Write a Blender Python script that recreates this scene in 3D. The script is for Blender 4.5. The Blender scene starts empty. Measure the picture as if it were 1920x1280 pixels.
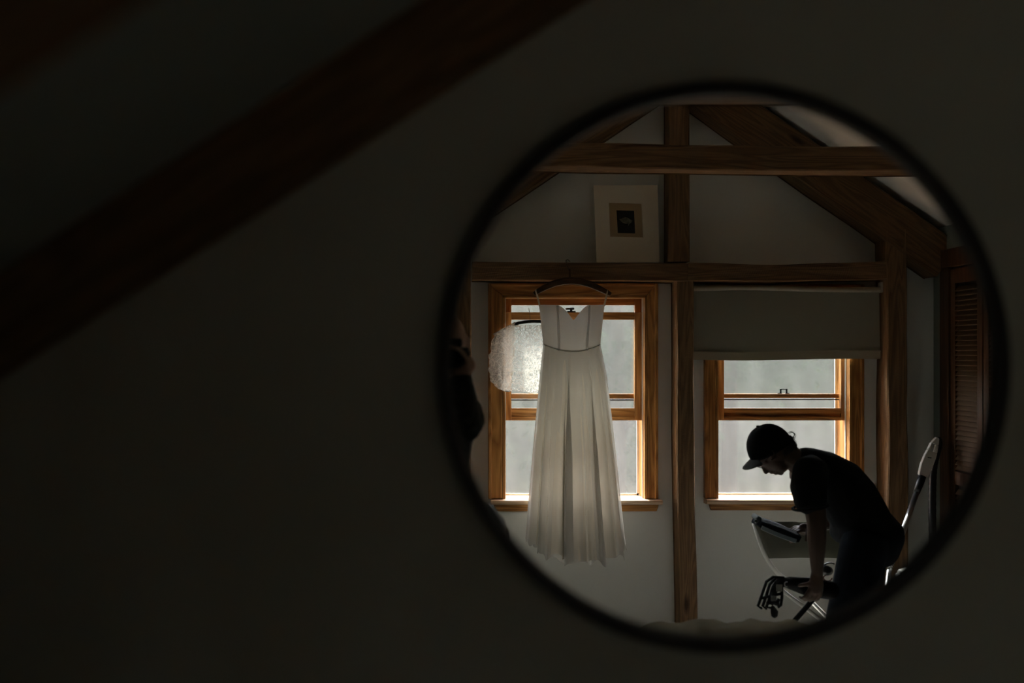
import bpy, bmesh, math, random
from mathutils import Vector, Matrix, noise
PI = math.pi
sc = bpy.context.scene
C = sc.collection
random.seed(7)

# ------------------------------------------------------------------ camera
F = 1867.0          # focal length in pixels of the 1920 px frame (35 mm lens)
CX, CY = 855.0, 670.0   # where the line square to the mirror wall meets the frame
CAM_D, CAM_Z = 1.65, 1.70
cam = bpy.data.cameras.new('camera')
cam.sensor_width = 36.0
cam.lens = 36.0 * F / 1920
cam.shift_x = (960 - CX) / 1920
cam.shift_y = (CY - 640) / 1920
cam.clip_start = 0.005
cam.clip_end = 200
cam.dof.use_dof = True
cam.dof.focus_distance = 5.45
cam.dof.aperture_fstop = 1.25
cam_ob = bpy.data.objects.new('camera', cam)
cam_ob.location = (0, -CAM_D, CAM_Z)
cam_ob.rotation_euler = (PI / 2, 0, 0)
C.objects.link(cam_ob)
sc.camera = cam_ob

# ------------------------------------------------------------------ sky, sun, exposure
world = bpy.data.worlds.new('sky'); sc.world = world
world.use_nodes = True
wn, wl = world.node_tree.nodes, world.node_tree.links
wn.clear()
sky = wn.new('ShaderNodeTexSky'); sky.sky_type = 'NISHITA'; sky.sun_disc = False
sky.sun_elevation = math.radians(52); sky.sun_rotation = math.radians(140)
bg = wn.new('ShaderNodeBackground'); bg.inputs['Strength'].default_value = 3.9
hs = wn.new('ShaderNodeHueSaturation'); hs.inputs['Saturation'].default_value = 0.25   # thin haze pales the blue
wo = wn.new('ShaderNodeOutputWorld')
wl.new(sky.outputs[0], hs.inputs['Color']); wl.new(hs.outputs[0], bg.inputs[0]); wl.new(bg.outputs[0], wo.inputs[0])

sun = bpy.data.lights.new('sun', 'SUN')
sun.energy = 32.0; sun.angle = math.radians(0.53); sun.color = (1.0, 0.97, 0.90)
sun_ob = bpy.data.objects.new('sun', sun)
el, az = math.radians(50), math.radians(22)
sd = Vector((math.sin(az) * math.cos(el), math.cos(az) * math.cos(el), -math.sin(el)))   # travel direction
sun_ob.rotation_euler = sd.to_track_quat('-Z', 'Y').to_euler()
sun_ob.location = (-3, -9, 8)
C.objects.link(sun_ob)

vs = sc.view_settings
vs.view_transform = 'Standard'; vs.look = 'None'; vs.exposure = 0.0; vs.gamma = 1.0
try: vs.use_curve_mapping = False
except Exception: pass
sc.display_settings.display_device = 'sRGB'
cy = sc.cycles
cy.max_bounces = 14; cy.diffuse_bounces = 8; cy.glossy_bounces = 4; cy.transparent_max_bounces = 24
cy.transmission_bounces = 8; cy.caustics_reflective = False; cy.caustics_refractive = False
cy.sample_clamp_indirect = 6.0

# ------------------------------------------------------------------ helpers
def R(px, py, t):
    """room point whose reflection stands at pixel px,py with optical path depth t"""
    return Vector(((px - CX) * t / F, CAM_D - t, CAM_Z - (py - CY) * t / F))
def D(px, py, t):
    """point seen directly, without the mirror"""
    return Vector(((px - CX) * t / F, t - CAM_D, CAM_Z - (py - CY) * t / F))
def RY(t): return CAM_D - t
def XT(px, t): return (px - CX) * t / F
def ZT(py, t): return CAM_Z - (py - CY) * t / F

ORG = {}
def tag(o, label=None, cat=None, group=None, kind=None):
    if label: o['label'] = label
    if cat: o['category'] = cat
    if group: o['group'] = group
    if kind: o['kind'] = kind
    return o
def thing(name, base, label, cat, group=None, kind=None):
    o = bpy.data.objects.new(name, None); o.empty_display_size = 0.05
    C.objects.link(o); o.location = base; ORG[o.name] = Vector(base)
    return tag(o, label, cat, group, kind)

class MB:
    def __init__(s): s.v = []; s.f = []
    def add(s, vs_, fs):
        n = len(s.v); s.v += [Vector(p) for p in vs_]; s.f += [tuple(i + n for i in f) for f in fs]; return s
    def box(s, a, b):
        x0, x1 = sorted((a[0], b[0])); y0, y1 = sorted((a[1], b[1])); z0, z1 = sorted((a[2], b[2]))
        return s.add([(x0,y0,z0),(x1,y0,z0),(x1,y1,z0),(x0,y1,z0),(x0,y0,z1),(x1,y0,z1),(x1,y1,z1),(x0,y1,z1)],
                     [(0,3,2,1),(4,5,6,7),(0,1,5,4),(1,2,6,5),(2,3,7,6),(3,0,4,7)])
    def loft(s, rings, cap=True, closed=True):
        n = len(rings[0]); vs_ = [p for r in rings for p in r]; fs = []
        for i in range(len(rings) - 1):
            for j in range(n if closed else n - 1):
                k = (j + 1) % n
                fs.append((i*n+j, i*n+k, (i+1)*n+k, (i+1)*n+j))
        if cap:
            fs.append(tuple(range(n-1, -1, -1))); fs.append(tuple((len(rings)-1)*n + j for j in range(n)))
        return s.add(vs_, fs)
    def prism(s, poly, off):
        off = Vector(off); a = [Vector(p) for p in poly]; return s.loft([a, [p + off for p in a]])
    def tube(s, pts, r, n=10, cap=True, up=None, r2=None):
        pts = [Vector(p) for p in pts]
        rs = r if isinstance(r, (list, tuple)) else [r] * len(pts)
        rb = rs if r2 is None else (r2 if isinstance(r2, (list, tuple)) else [r2] * len(pts))
        rings = []; nrm = None
        for i, p in enumerate(pts):
            d = (pts[min(i+1, len(pts)-1)] - pts[max(i-1, 0)]).normalized()
            if up is not None:
                b = Vector(up) - d * Vector(up).dot(d)
                if b.length < 1e-4: b = d.orthogonal()
                b.normalize(); a = b.cross(d)
            else:
                if nrm is None: nrm = d.orthogonal().normalized()
                nrm = (nrm - d * nrm.dot(d)).normalized(); a = nrm; b = d.cross(a)
            rings.append([p + a * (rs[i] * math.cos(2*PI*j/n)) + b * (rb[i] * math.sin(2*PI*j/n)) for j in range(n)])
        return s.loft(rings, cap)
    def ball(s, c, r, n=12, m=8, rot=None):
        c = Vector(c); r = Vector((r, r, r)) if not hasattr(r, '__len__') else Vector(r)
        rings = []
        for i in range(m + 1):
            th = PI * (0.02 + 0.96 * i / m)
            ring = []
            for j in range(n):
                q = Vector((math.sin(th)*math.cos(2*PI*j/n)*r.x, math.sin(th)*math.sin(2*PI*j/n)*r.y, -math.cos(th)*r.z))
                if rot is not None: q = rot @ q
                ring.append(c + q)
            rings.append(ring)
        return s.loft(rings)
    def limb(s, pts, r, rb=None, n=12, up=(0, 1, 0)):
        """closed tapered tube with rounded ends; r in the plane square to up, rb along up"""
        pts = [Vector(p) for p in pts]; rb = rb or r
        P, A, B = [], [], []
        d0 = (pts[0] - pts[1]).normalized(); d1 = (pts[-1] - pts[-2]).normalized()
        for k in (0.02, 0.45, 0.8):
            q = math.sqrt(max(0, 1 - (1-k)**2))
            P.append(pts[0] + d0 * (r[0] * (1 - k))); A.append(r[0]*q); B.append(rb[0]*q)
        P += pts; A += list(r); B += list(rb)
        for k in (0.8, 0.45, 0.02):
            q = math.sqrt(max(0, 1 - (1-k)**2))
            P.append(pts[-1] + d1 * (r[-1] * (1 - k))); A.append(r[-1]*q); B.append(rb[-1]*q)
        return s.tube(P, A, n=n, up=up, r2=B)
    def mesh(s, name, org=Vector((0,0,0))):
        me = bpy.data.meshes.new(name)
        me.from_pydata([p - org for p in s.v], [], s.f)
        bm = bmesh.new(); bm.from_mesh(me); bmesh.ops.recalc_face_normals(bm, faces=bm.faces); bm.to_mesh(me); bm.free()
        return me
    def build(s, name, mat, parent=None, smooth=False, bevel=0, base=None, remesh=None, sm=0, dec=None, solid=0, sub=0):
        """link as ONE mesh object (a part when parent is given)"""
        org = ORG[parent.name] if parent is not None else (Vector(base) if base is not None else Vector((0,0,0)))
        me = s.mesh(name, org)
        o = bpy.data.objects.new(name, me); C.objects.link(o)
        mods = False
        if remesh:
            m = o.modifiers.new('r', 'REMESH'); m.mode = 'VOXEL'; m.voxel_size = remesh; mods = True
            if sm:
                m = o.modifiers.new('s', 'SMOOTH'); m.factor = 0.5; m.iterations = sm
            if dec:
                m = o.modifiers.new('d', 'DECIMATE'); m.ratio = dec
        if solid:
            m = o.modifiers.new('t', 'SOLIDIFY'); m.thickness = solid; m.offset = 0; mods = True
        if bevel:
            m = o.modifiers.new('b', 'BEVEL'); m.width = bevel; m.segments = 2; m.limit_method = 'ANGLE'; mods = True
        if sub:
            m = o.modifiers.new('u', 'SUBSURF'); m.levels = sub; m.render_levels = sub; mods = True
        if mods:
            dg = bpy.context.evaluated_depsgraph_get()
            me2 = bpy.data.meshes.new_from_object(o.evaluated_get(dg)); o.modifiers.clear(); o.data = me2; me2.name = name
        if smooth: o.data.polygons.foreach_set('use_smooth', [True] * len(o.data.polygons))
        o.data.materials.clear(); o.data.materials.append(mat)
        if parent is not None:
            o.parent = parent; ORG[o.name] = org
        else:
            o.location = org; ORG[o.name] = org
        return o

# ------------------------------------------------------------------ materials
def mat(name, col, rough=0.6, metal=0.0, spec=0.4, bump=0.0, bscale=60.0, vary=0.0, vscale=6.0, col2=None, sheen=0.0):
    m = bpy.data.materials.new(name); m.use_nodes = True
    nt = m.node_tree; b = nt.nodes['Principled BSDF']
    b.inputs['Base Color'].default_value = (*col, 1); b.inputs['Roughness'].default_value = rough
    b.inputs['Metallic'].default_value = metal; b.inputs['Specular IOR Level'].default_value = spec
    if sheen: b.inputs['Sheen Weight'].default_value = sheen
    tc = nt.nodes.new('ShaderNodeTexCoord')
    if vary or col2:
        n = nt.nodes.new('ShaderNodeTexNoise'); n.inputs['Scale'].default_value = vscale; n.inputs['Detail'].default_value = 5
        nt.links.new(tc.outputs['Object'], n.inputs['Vector'])
        r = nt.nodes.new('ShaderNodeValToRGB')
        c2 = col2 or tuple(c * (1 - vary) for c in col)
        r.color_ramp.elements[0].color = (*c2, 1); r.color_ramp.elements[1].color = (*col, 1)
        r.color_ramp.elements[0].position = .35; r.color_ramp.elements[1].position = .65
        nt.links.new(n.outputs['Fac'], r.inputs[0]); nt.links.new(r.outputs[0], b.inputs['Base Color'])
    if bump:
        n2 = nt.nodes.new('ShaderNodeTexNoise'); n2.inputs['Scale'].default_value = bscale; n2.inputs['Detail'].default_value = 4
        bp = nt.nodes.new('ShaderNodeBump'); bp.inputs['Strength'].default_value = bump; bp.inputs['Distance'].default_value = 0.004
        nt.links.new(tc.outputs['Object'], n2.inputs['Vector']); nt.links.new(n2.outputs['Fac'], bp.inputs['Height'])
        nt.links.new(bp.outputs[0], b.inputs['Normal'])
    return m

def wood(name, dark, light, rot=(0,0,0), rings=1.0, rough=0.55, bump=0.25, saw=False, knots=True):
    """grain runs along local X of the mapping; rot turns it"""
    m = bpy.data.materials.new(name); m.use_nodes = True
    nt = m.node_tree; L = nt.links; b = nt.nodes['Principled BSDF']
    tc = nt.nodes.new('ShaderNodeTexCoord')
    mp = nt.nodes.new('ShaderNodeMapping'); mp.inputs['Rotation'].default_value = rot
    L.new(tc.outputs['Object'], mp.inputs['Vector'])
    mp2 = nt.nodes.new('ShaderNodeMapping'); mp2.inputs['Scale'].default_value = (1.3*rings, 17*rings, 17*rings)
    L.new(mp.outputs[0], mp2.inputs['Vector'])
    n = nt.nodes.new('ShaderNodeTexNoise'); n.inputs['Scale'].default_value = 1.0; n.inputs['Detail'].default_value = 2; n.inputs['Distortion'].default_value = .6
    L.new(mp2.outputs[0], n.inputs['Vector'])
    mul = nt.nodes.new('ShaderNodeMath'); mul.operation = 'MULTIPLY'; mul.inputs[1].default_value = 14.0
    L.new(n.outputs['Fac'], mul.inputs[0])
    pp = nt.nodes.new('ShaderNodeMath'); pp.operation = 'PINGPONG'; pp.inputs[1].default_value = 1.0
    L.new(mul.outputs[0], pp.inputs[0])
    fine = nt.nodes.new('ShaderNodeTexNoise'); fine.inputs['Scale'].default_value = 1.0; fine.inputs['Detail'].default_value = 4
    mp3 = nt.nodes.new('ShaderNodeMapping'); mp3.inputs['Scale'].default_value = (9, 160, 160)
    L.new(mp.outputs[0], mp3.inputs['Vector']); L.new(mp3.outputs[0], fine.inputs['Vector'])
    mx = nt.nodes.new('ShaderNodeMath'); mx.operation = 'MULTIPLY_ADD'; mx.inputs[1].default_value = .55
    L.new(pp.outputs[0], mx.inputs[0])
    f2 = nt.nodes.new('ShaderNodeMath'); f2.operation = 'MULTIPLY'; f2.inputs[1].default_value = .5
    L.new(fine.outputs['Fac'], f2.inputs[0]); L.new(f2.outputs[0], mx.inputs[2])
    r = nt.nodes.new('ShaderNodeValToRGB')
    r.color_ramp.elements[0].color = (*dark, 1); r.color_ramp.elements[1].color = (*light, 1)
    r.color_ramp.elements[0].position = .12; r.color_ramp.elements[1].position = .8
    L.new(mx.outputs[0], r.inputs[0])
    out = r.outputs[0]
    if knots:
        v = nt.nodes.new('ShaderNodeTexVoronoi'); v.inputs['Scale'].default_value = 1.0
        mk = nt.nodes.new('ShaderNodeMapping'); mk.inputs['Scale'].default_value = (2.2, 7, 7)
        L.new(mp.outputs[0], mk.inputs['Vector']); L.new(mk.outputs[0], v.inputs['Vector'])
        kr = nt.nodes.new('ShaderNodeValToRGB'); kr.color_ramp.elements[0].position = .06; kr.color_ramp.elements[1].position = .16
        kr.color_ramp.elements[0].color = (.22, .16, .12, 1); kr.color_ramp.elements[1].color = (1, 1, 1, 1)
        L.new(v.outputs['Distance'], kr.inputs[0])
        mm = nt.nodes.new('ShaderNodeMixRGB'); mm.blend_type = 'MULTIPLY'; mm.inputs[0].default_value = 1
        L.new(out, mm.inputs[1]); L.new(kr.outputs[0], mm.inputs[2]); out = mm.outputs[0]
    L.new(out, b.inputs['Base Color'])
    b.inputs['Roughness'].default_value = rough; b.inputs['Specular IOR Level'].default_value = .35
    bp = nt.nodes.new('ShaderNodeBump'); bp.inputs['Strength'].default_value = bump; bp.inputs['Distance'].default_value = .003
    h = mx.outputs[0]
    if saw:   # rough sawn marks across the grain
        w = nt.nodes.new('ShaderNodeTexWave'); w.inputs['Scale'].default_value = 34; w.inputs['Distortion'].default_value = 2.5; w.bands_direction = 'X'
        ms = nt.nodes.new('ShaderNodeMapping'); ms.inputs['Rotation'].default_value = (0, 0.25, 0.2)
        L.new(mp.outputs[0], ms.inputs['Vector']); L.new(ms.outputs[0], w.inputs['Vector'])
        ad = nt.nodes.new('ShaderNodeMath'); ad.operation = 'MULTIPLY_ADD'; ad.inputs[1].default_value = .22
        L.new(w.outputs['Fac'], ad.inputs[0]); L.new(mx.outputs[0], ad.inputs[2]); h = ad.outputs[0]
    L.new(h, bp.inputs['Height']); L.new(bp.outputs[0], b.inputs['Normal'])
    return m

ALONG_Z = (0, PI/2, 0)
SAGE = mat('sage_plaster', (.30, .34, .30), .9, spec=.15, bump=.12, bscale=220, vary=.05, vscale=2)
WALLM = mat('dimmed_plaster', (.44, .445, .385), .9, spec=.15, bump=.12, bscale=220, vary=.04, vscale=2)  # darker copy of the gable plaster; the colour dims the mirror end
CEILN = mat('dimmed_ceiling_paint', (.30, .32, .28), .9, spec=.15, bump=.08, bscale=200)  # white ceiling coloured dark, standing in for its dimness
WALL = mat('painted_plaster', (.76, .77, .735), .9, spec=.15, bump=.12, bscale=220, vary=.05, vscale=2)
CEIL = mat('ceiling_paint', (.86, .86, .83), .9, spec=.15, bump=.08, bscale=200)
FLOORM = wood('floor_board_wood', (.72, .70, .67), (.84, .83, .80), (0,0,0), 1.0, .5, .1)  # boards whitened so the floor bounces daylight up the room
TIM_X = wood('timber_level', (.115, .066, .032), (.26, .152, .076), (0,0,0), 1.0, .8, .5, True)
TIM_Z = wood('timber_upright', (.115, .066, .032), (.26, .152, .076), ALONG_Z, 1.0, .8, .5, True)
TIM_RL = wood('timber_rising', (.095, .054, .025), (.20, .115, .054), (0, math.radians(33), 0), 1.0, .8, .5, True)
TIM_RR = wood('timber_falling', (.095, .054, .025), (.20, .115, .054), (0, -math.radians(34), 0), 1.0, .8, .5, True)
FIR_X = wood('varnished_fir_level', (.20, .078, .020), (.54, .262, .082), (0,0,0), .8, .33, .12, knots=False)
FIR_Z = wood('varnished_fir_upright', (.20, .078, .020), (.54, .262, .082), ALONG_Z, .8, .33, .12, knots=False)
DOORW = wood('door_wood', (.05, .022, .010), (.10, .048, .022), ALONG_Z, .8, .45, .12, knots=False)
LOUV = wood('louvre_wood', (.08, .045, .025), (.13, .08, .045), (0, 0, PI/2), .8, .5, .12, knots=False)
STOOLW = wood('paled_stool_wood', (.42, .26, .15), (.60, .42, .27), (0,0,0), .8, .35, .1, knots=False)  # fir paled here so the sunlit stool bounces less orange light
BLACKM = mat('black_powder_coat', (.012, .012, .012), .42, spec=.4)
WHITEP = mat('white_enamel', (.62, .61, .57), .3, spec=.5)
CHROME = mat('chrome', (.60, .61, .63), .28, metal=1.0)
BLACKP = mat('black_plastic', (.012, .013, .014), .35, spec=.5)
STEEL = mat('dark_wire', (.10, .09, .08), .35, metal=1.0)

def shade_mix(name, parts, build=None):
    pass

def glass_mat():
    m = bpy.data.materials.new('window_glass'); m.use_nodes = True
    nt = m.node_tree; nt.nodes.clear(); L = nt.links
    o = nt.nodes.new('ShaderNodeOutputMaterial'); mx = nt.nodes.new('ShaderNodeMixShader')
    t = nt.nodes.new('ShaderNodeBsdfTransparent'); t.inputs[0].default_value = (.93, .95, .94, 1)
    g = nt.nodes.new('ShaderNodeBsdfGlossy'); g.inputs['Roughness'].default_value = .01
    mx.inputs[0].default_value = .07; L.new(t.outputs[0], mx.inputs[1]); L.new(g.outputs[0], mx.inputs[2]); L.new(mx.outputs[0], o.inputs[0])
    return m
GLASS = glass_mat()

def cloth(name, col, transp=0.0, transl=0.5, tcol=None, lace=None, weave=0.0, smudge=False):
    m = bpy.data.materials.new(name); m.use_nodes = True
    nt = m.node_tree; nt.nodes.clear(); L = nt.links
    o = nt.nodes.new('ShaderNodeOutputMaterial')
    d = nt.nodes.new('ShaderNodeBsdfDiffuse'); d.inputs[0].default_value = (*col, 1)
    t = nt.nodes.new('ShaderNodeBsdfTranslucent'); t.inputs[0].default_value = (*(tcol or col), 1)
    a = nt.nodes.new('ShaderNodeMixShader'); a.inputs[0].default_value = transl
    L.new(d.outputs[0], a.inputs[1]); L.new(t.outputs[0], a.inputs[2])
    x = nt.nodes.new('ShaderNodeBsdfTransparent'); b = nt.nodes.new('ShaderNodeMixShader'); b.inputs[0].default_value = transp
    L.new(a.outputs[0], b.inputs[1]); L.new(x.outputs[0], b.inputs[2]); L.new(b.outputs[0], o.inputs[0])
    tc = nt.nodes.new('ShaderNodeTexCoord')
    if weave:
        n = nt.nodes.new('ShaderNodeTexNoise'); n.inputs['Scale'].default_value = 500
        bp = nt.nodes.new('ShaderNodeBump'); bp.inputs['Strength'].default_value = weave; bp.inputs['Distance'].default_value = .001
        L.new(tc.outputs['Object'], n.inputs['Vector']); L.new(n.outputs['Fac'], bp.inputs['Height'])
        L.new(bp.outputs[0], d.inputs['Normal'])
    if smudge:   # dust and streaks in the mesh: a little more solid in places
        mp = nt.nodes.new('ShaderNodeMapping'); mp.inputs['Scale'].default_value = (9, 9, 3)
        n = nt.nodes.new('ShaderNodeTexNoise'); n.inputs['Scale'].default_value = 1.2; n.inputs['Detail'].default_value = 5
        L.new(tc.outputs['Object'], mp.inputs['Vector']); L.new(mp.outputs[0], n.inputs['Vector'])
        r = nt.nodes.new('ShaderNodeMapRange'); r.inputs[1].default_value = .35; r.inputs[2].default_value = .75
        r.inputs[3].default_value = transp + .05; r.inputs[4].default_value = transp - .10
        L.new(n.outputs['Fac'], r.inputs[0]); L.new(r.outputs[0], b.inputs[0])
    if lace:
        mp = nt.nodes.new('ShaderNodeMapping'); mp.inputs['Scale'].default_value = (1, 0, 1)
        n = nt.nodes.new('ShaderNodeTexNoise'); n.inputs['Scale'].default_value = 18; n.inputs['Detail'].default_value = 1
        L.new(tc.outputs['Object'], mp.inputs['Vector']); L.new(mp.outputs[0], n.inputs['Vector'])
        ad = nt.nodes.new('ShaderNodeMixRGB'); ad.blend_type = 'ADD'; ad.inputs[0].default_value = .09
        L.new(mp.outputs[0], ad.inputs[1]); L.new(n.outputs['Color'], ad.inputs[2])
        v = nt.nodes.new('ShaderNodeTexVoronoi'); v.feature = 'DISTANCE_TO_EDGE'; v.inputs['Scale'].default_value = 38
        L.new(ad.outputs[0], v.inputs['Vector'])
        v2 = nt.nodes.new('ShaderNodeTexVoronoi'); v2.feature = 'DISTANCE_TO_EDGE'; v2.inputs['Scale'].default_value = 74
        L.new(ad.outputs[0], v2.inputs['Vector'])
        r = nt.nodes.new('ShaderNodeMapRange'); r.inputs[1].default_value = .035; r.inputs[2].default_value = .09
        r.inputs[3].default_value = lace * .15; r.inputs[4].default_value = lace
        L.new(v.outputs['Distance'], r.inputs[0])
        r2 = nt.nodes.new('ShaderNodeMapRange'); r2.inputs[1].default_value = .02; r2.inputs[2].default_value = .10
        r2.inputs[3].default_value = .45; r2.inputs[4].default_value = 1.0
        L.new(v2.outputs['Distance'], r2.inputs[0])
        mu = nt.nodes.new('ShaderNodeMath'); mu.operation = 'MULTIPLY'
        L.new(r.outputs[0], mu.inputs[0]); L.new(r2.outputs[0], mu.inputs[1]); L.new(mu.outputs[0], b.inputs[0])
    return m
SCREEN = cloth('insect_mesh', (.118, .115, .110), transp=.60, transl=.62, smudge=True)
BODICE = cloth('lined_ivory_satin', (.74, .72, .68), 0, .50, weave=.1)
LINING = cloth('ivory_lining', (.70, .65, .56), .10, .62, tcol=(.58, .55, .49))
CHIFFON = cloth('ivory_chiffon', (.68, .67, .64), .30, .55)
LACE = cloth('ivory_lace', (.70, .67, .62), .3, .32, lace=.92)
LACE_S = cloth('gathered_lace', (.92, .87, .80), .3, .32, lace=.55)
BLIND = cloth('blind_cloth', (.36, .34, .27), 0, .06, weave=.15)

# ------------------------------------------------------------------ timber
def jit(seed, s, k, amp):
    return amp * noise.noise(Vector((s * 2.3 + seed * 17.1, k * 5.7, seed * 3.3)))
def timber(name, path, w, d, matl, label, seed=1, amp=.006, n=26, axis='y', side=None, parent=None, wav=None):
    """squared timber along path (centre points); w across in the XZ plane, d along Y, edges uneven as hewn"""
    P = [Vector(p) for p in path]
    L_ = [0]
    for i in range(1, len(P)): L_.append(L_[-1] + (P[i] - P[i-1]).length)
    rings = []
    for i in range(n + 1):
        s = L_[-1] * i / n
        k = max(j for j in range(len(P)) if L_[j] <= s + 1e-9); k = min(k, len(P) - 2)
        u = (s - L_[k]) / (L_[k+1] - L_[k]); p = P[k].lerp(P[k+1], u)
        dr = (P[k+1] - P[k]).normalized()
        b = Vector((0, 1, 0)); 
        if abs(dr.y) > .9: b = Vector((1, 0, 0))
        a = b.cross(dr).normalized()
        c = .10 * min(w, d)
        pr = []
        for q, (sa, sb) in enumerate(((-1,-1),(1,-1),(1,1),(-1,1))):
            ja = jit(seed, s, q, amp); jb = jit(seed + 9, s, q, amp * .6)
            off = wav(s) if wav else 0
            ca = Vector(p) + a * (sa * w/2 + ja + off) + b * (sb * d/2 + jb)
            ch = min(.006, c)
            nx = a * (-sa * ch); ny = b * (-sb * ch)
            pr += ([ca + ny, ca + nx] if (q % 2 == 1) else [ca + nx, ca + ny])
        rings.append(pr)
    mb = MB().loft(rings)
    o = mb.build(name, matl, parent, base=P[0])
    if parent is None: tag(o, label, 'timber', kind='structure')
    return o

TW, TF = 5.63, 5.475      # window wall face and timber front face
YW = RY(TW)
XR = 2.70                 # side wall with the louvred door
XL = -0.04; XL2 = -1.75; YJ = -2.35
RX = 1.265                # ridge
def zc_far(x): return 3.40 - .68 * abs(x - RX)

# ------------------------------------------------------------------ shell
Y0 = 0.02
mb = MB(); mb.box((XL2 - .15, YW - .2, -.12), (XR + .15, Y0 + .1, 0))
fl = mb.build('floor', FLOORM, base=(0, -2, 0)); tag(fl, 'pale wooden floor of the attic bedroom, whitened to bounce daylight', 'floor', kind='structure')
# planks near the windows, each board its own piece
for i in range(19):
    y1 = YW + .02 + i * .205
    x = XL2 + .02 if y1 > YJ else XL + .02
    b = MB().box((x, y1, 0), (XR - .02, y1 + .2, .012)).build('plank', FLOORM, fl, bevel=.002)

# mirror wall
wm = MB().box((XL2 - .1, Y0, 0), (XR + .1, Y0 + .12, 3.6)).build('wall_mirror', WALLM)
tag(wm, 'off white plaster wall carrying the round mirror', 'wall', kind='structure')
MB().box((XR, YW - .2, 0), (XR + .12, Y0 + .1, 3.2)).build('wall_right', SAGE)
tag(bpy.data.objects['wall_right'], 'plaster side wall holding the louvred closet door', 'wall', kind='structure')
mb = MB().box((XL - .12, YW - .15, 0), (XL, YJ, 2.6)); mb.box((XL2, YJ - .12, 0), (XL - .12, YJ, 2.6)); mb.box((XL2 - .12, YJ - .12, 0), (XL2, Y0 + .1, 2.6))  # unseen wall, brought inward and darkened to shade the mirror wall
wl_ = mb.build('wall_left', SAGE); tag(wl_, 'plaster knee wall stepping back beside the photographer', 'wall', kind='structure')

# near ceiling (left slope over the mirror) sits lower than the one by the windows
NZ = 2.300     # underside of near slope at x=0
def zc_near(x): return NZ + .645 * x
def slope(name, x0, z0, x1, z1, ya, yb, label):
    n = Vector((-(z1 - z0), 0, x1 - x0)).normalized() * .1
    if n.z < 0: n = -n
    o = MB().loft([[Vector((x0, ya, z0)), Vector((x1, ya, z1)), Vector((x1, ya, z1)) + n, Vector((x0, ya, z0)) + n],
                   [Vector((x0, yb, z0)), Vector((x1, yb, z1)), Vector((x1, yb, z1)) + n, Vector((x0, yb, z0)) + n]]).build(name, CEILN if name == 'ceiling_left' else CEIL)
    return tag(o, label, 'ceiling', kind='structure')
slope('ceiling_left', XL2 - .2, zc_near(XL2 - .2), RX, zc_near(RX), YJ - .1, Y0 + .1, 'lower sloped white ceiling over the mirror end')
slope('ceiling_rear', XL - .3, zc_far(XL - .3), RX, zc_far(RX), YW - .2, YJ, 'sloped white ceiling falling to the dress window side')
slope('ceiling_right', RX, zc_far(RX), XR + .3, zc_far(XR + .3), YW - .2, Y0 + .1, 'sloped white ceiling above the louvred door')
mb = MB().loft([[Vector((XL2 - .2, YJ - .12, zc_near(XL2 - .2) - .02)), Vector((RX, YJ - .12, zc_near(RX) - .0)), Vector((RX, YJ - .12, 3.7)), Vector((XL2 - .2, YJ - .12, 3.7))],
                [Vector((XL2 - .2, YJ - .02, zc_near(XL2 - .2) - .02)), Vector((RX, YJ - .02, zc_near(RX) - .0)), Vector((RX, YJ - .02, 3.7)), Vector((XL2 - .2, YJ - .02, 3.7))]])
mb.box((RX - .02, YJ, 3.08), (RX + .08, Y0 + .05, 3.6))
tag(mb.build('ceiling_step', CEIL), 'plaster face closing the step between both ceiling heights', 'ceiling', kind='structure')

# window wall with two openings
W1 = dict(x0=XT(943, 5.6), x1=XT(1213, 5.6), z0=ZT(937, 5.56) - .02, z1=ZT(554, 5.6))
W2 = dict(x0=XT(1343, 5.6), x1=XT(1597, 5.6), z0=ZT(936, 5.56) - .02, z1=ZT(556, 5.6))
YO = YW - .17
mb = MB(); zt = 3.6
xs = [XL - .3, W1['x0'], W1['x1'], W2['x0'], W2['x1'], XR + .12]
mb.box((xs[0], YO, -.1), (xs[1], YW, zt)); mb.box((xs[2], YO, -.1), (xs[3], YW, zt)); mb.box((xs[4], YO, -.1), (xs[5], YW, zt))
for w in (W1, W2):
    mb.box((w['x0'], YO, -.1), (w['x1'], YW, w['z0'])); mb.box((w['x0'], YO, w['z1']), (w['x1'], YW, zt))
tag(mb.build('wall_back', WALL), 'plaster gable wall with two windows', 'wall', kind='structure')

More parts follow.
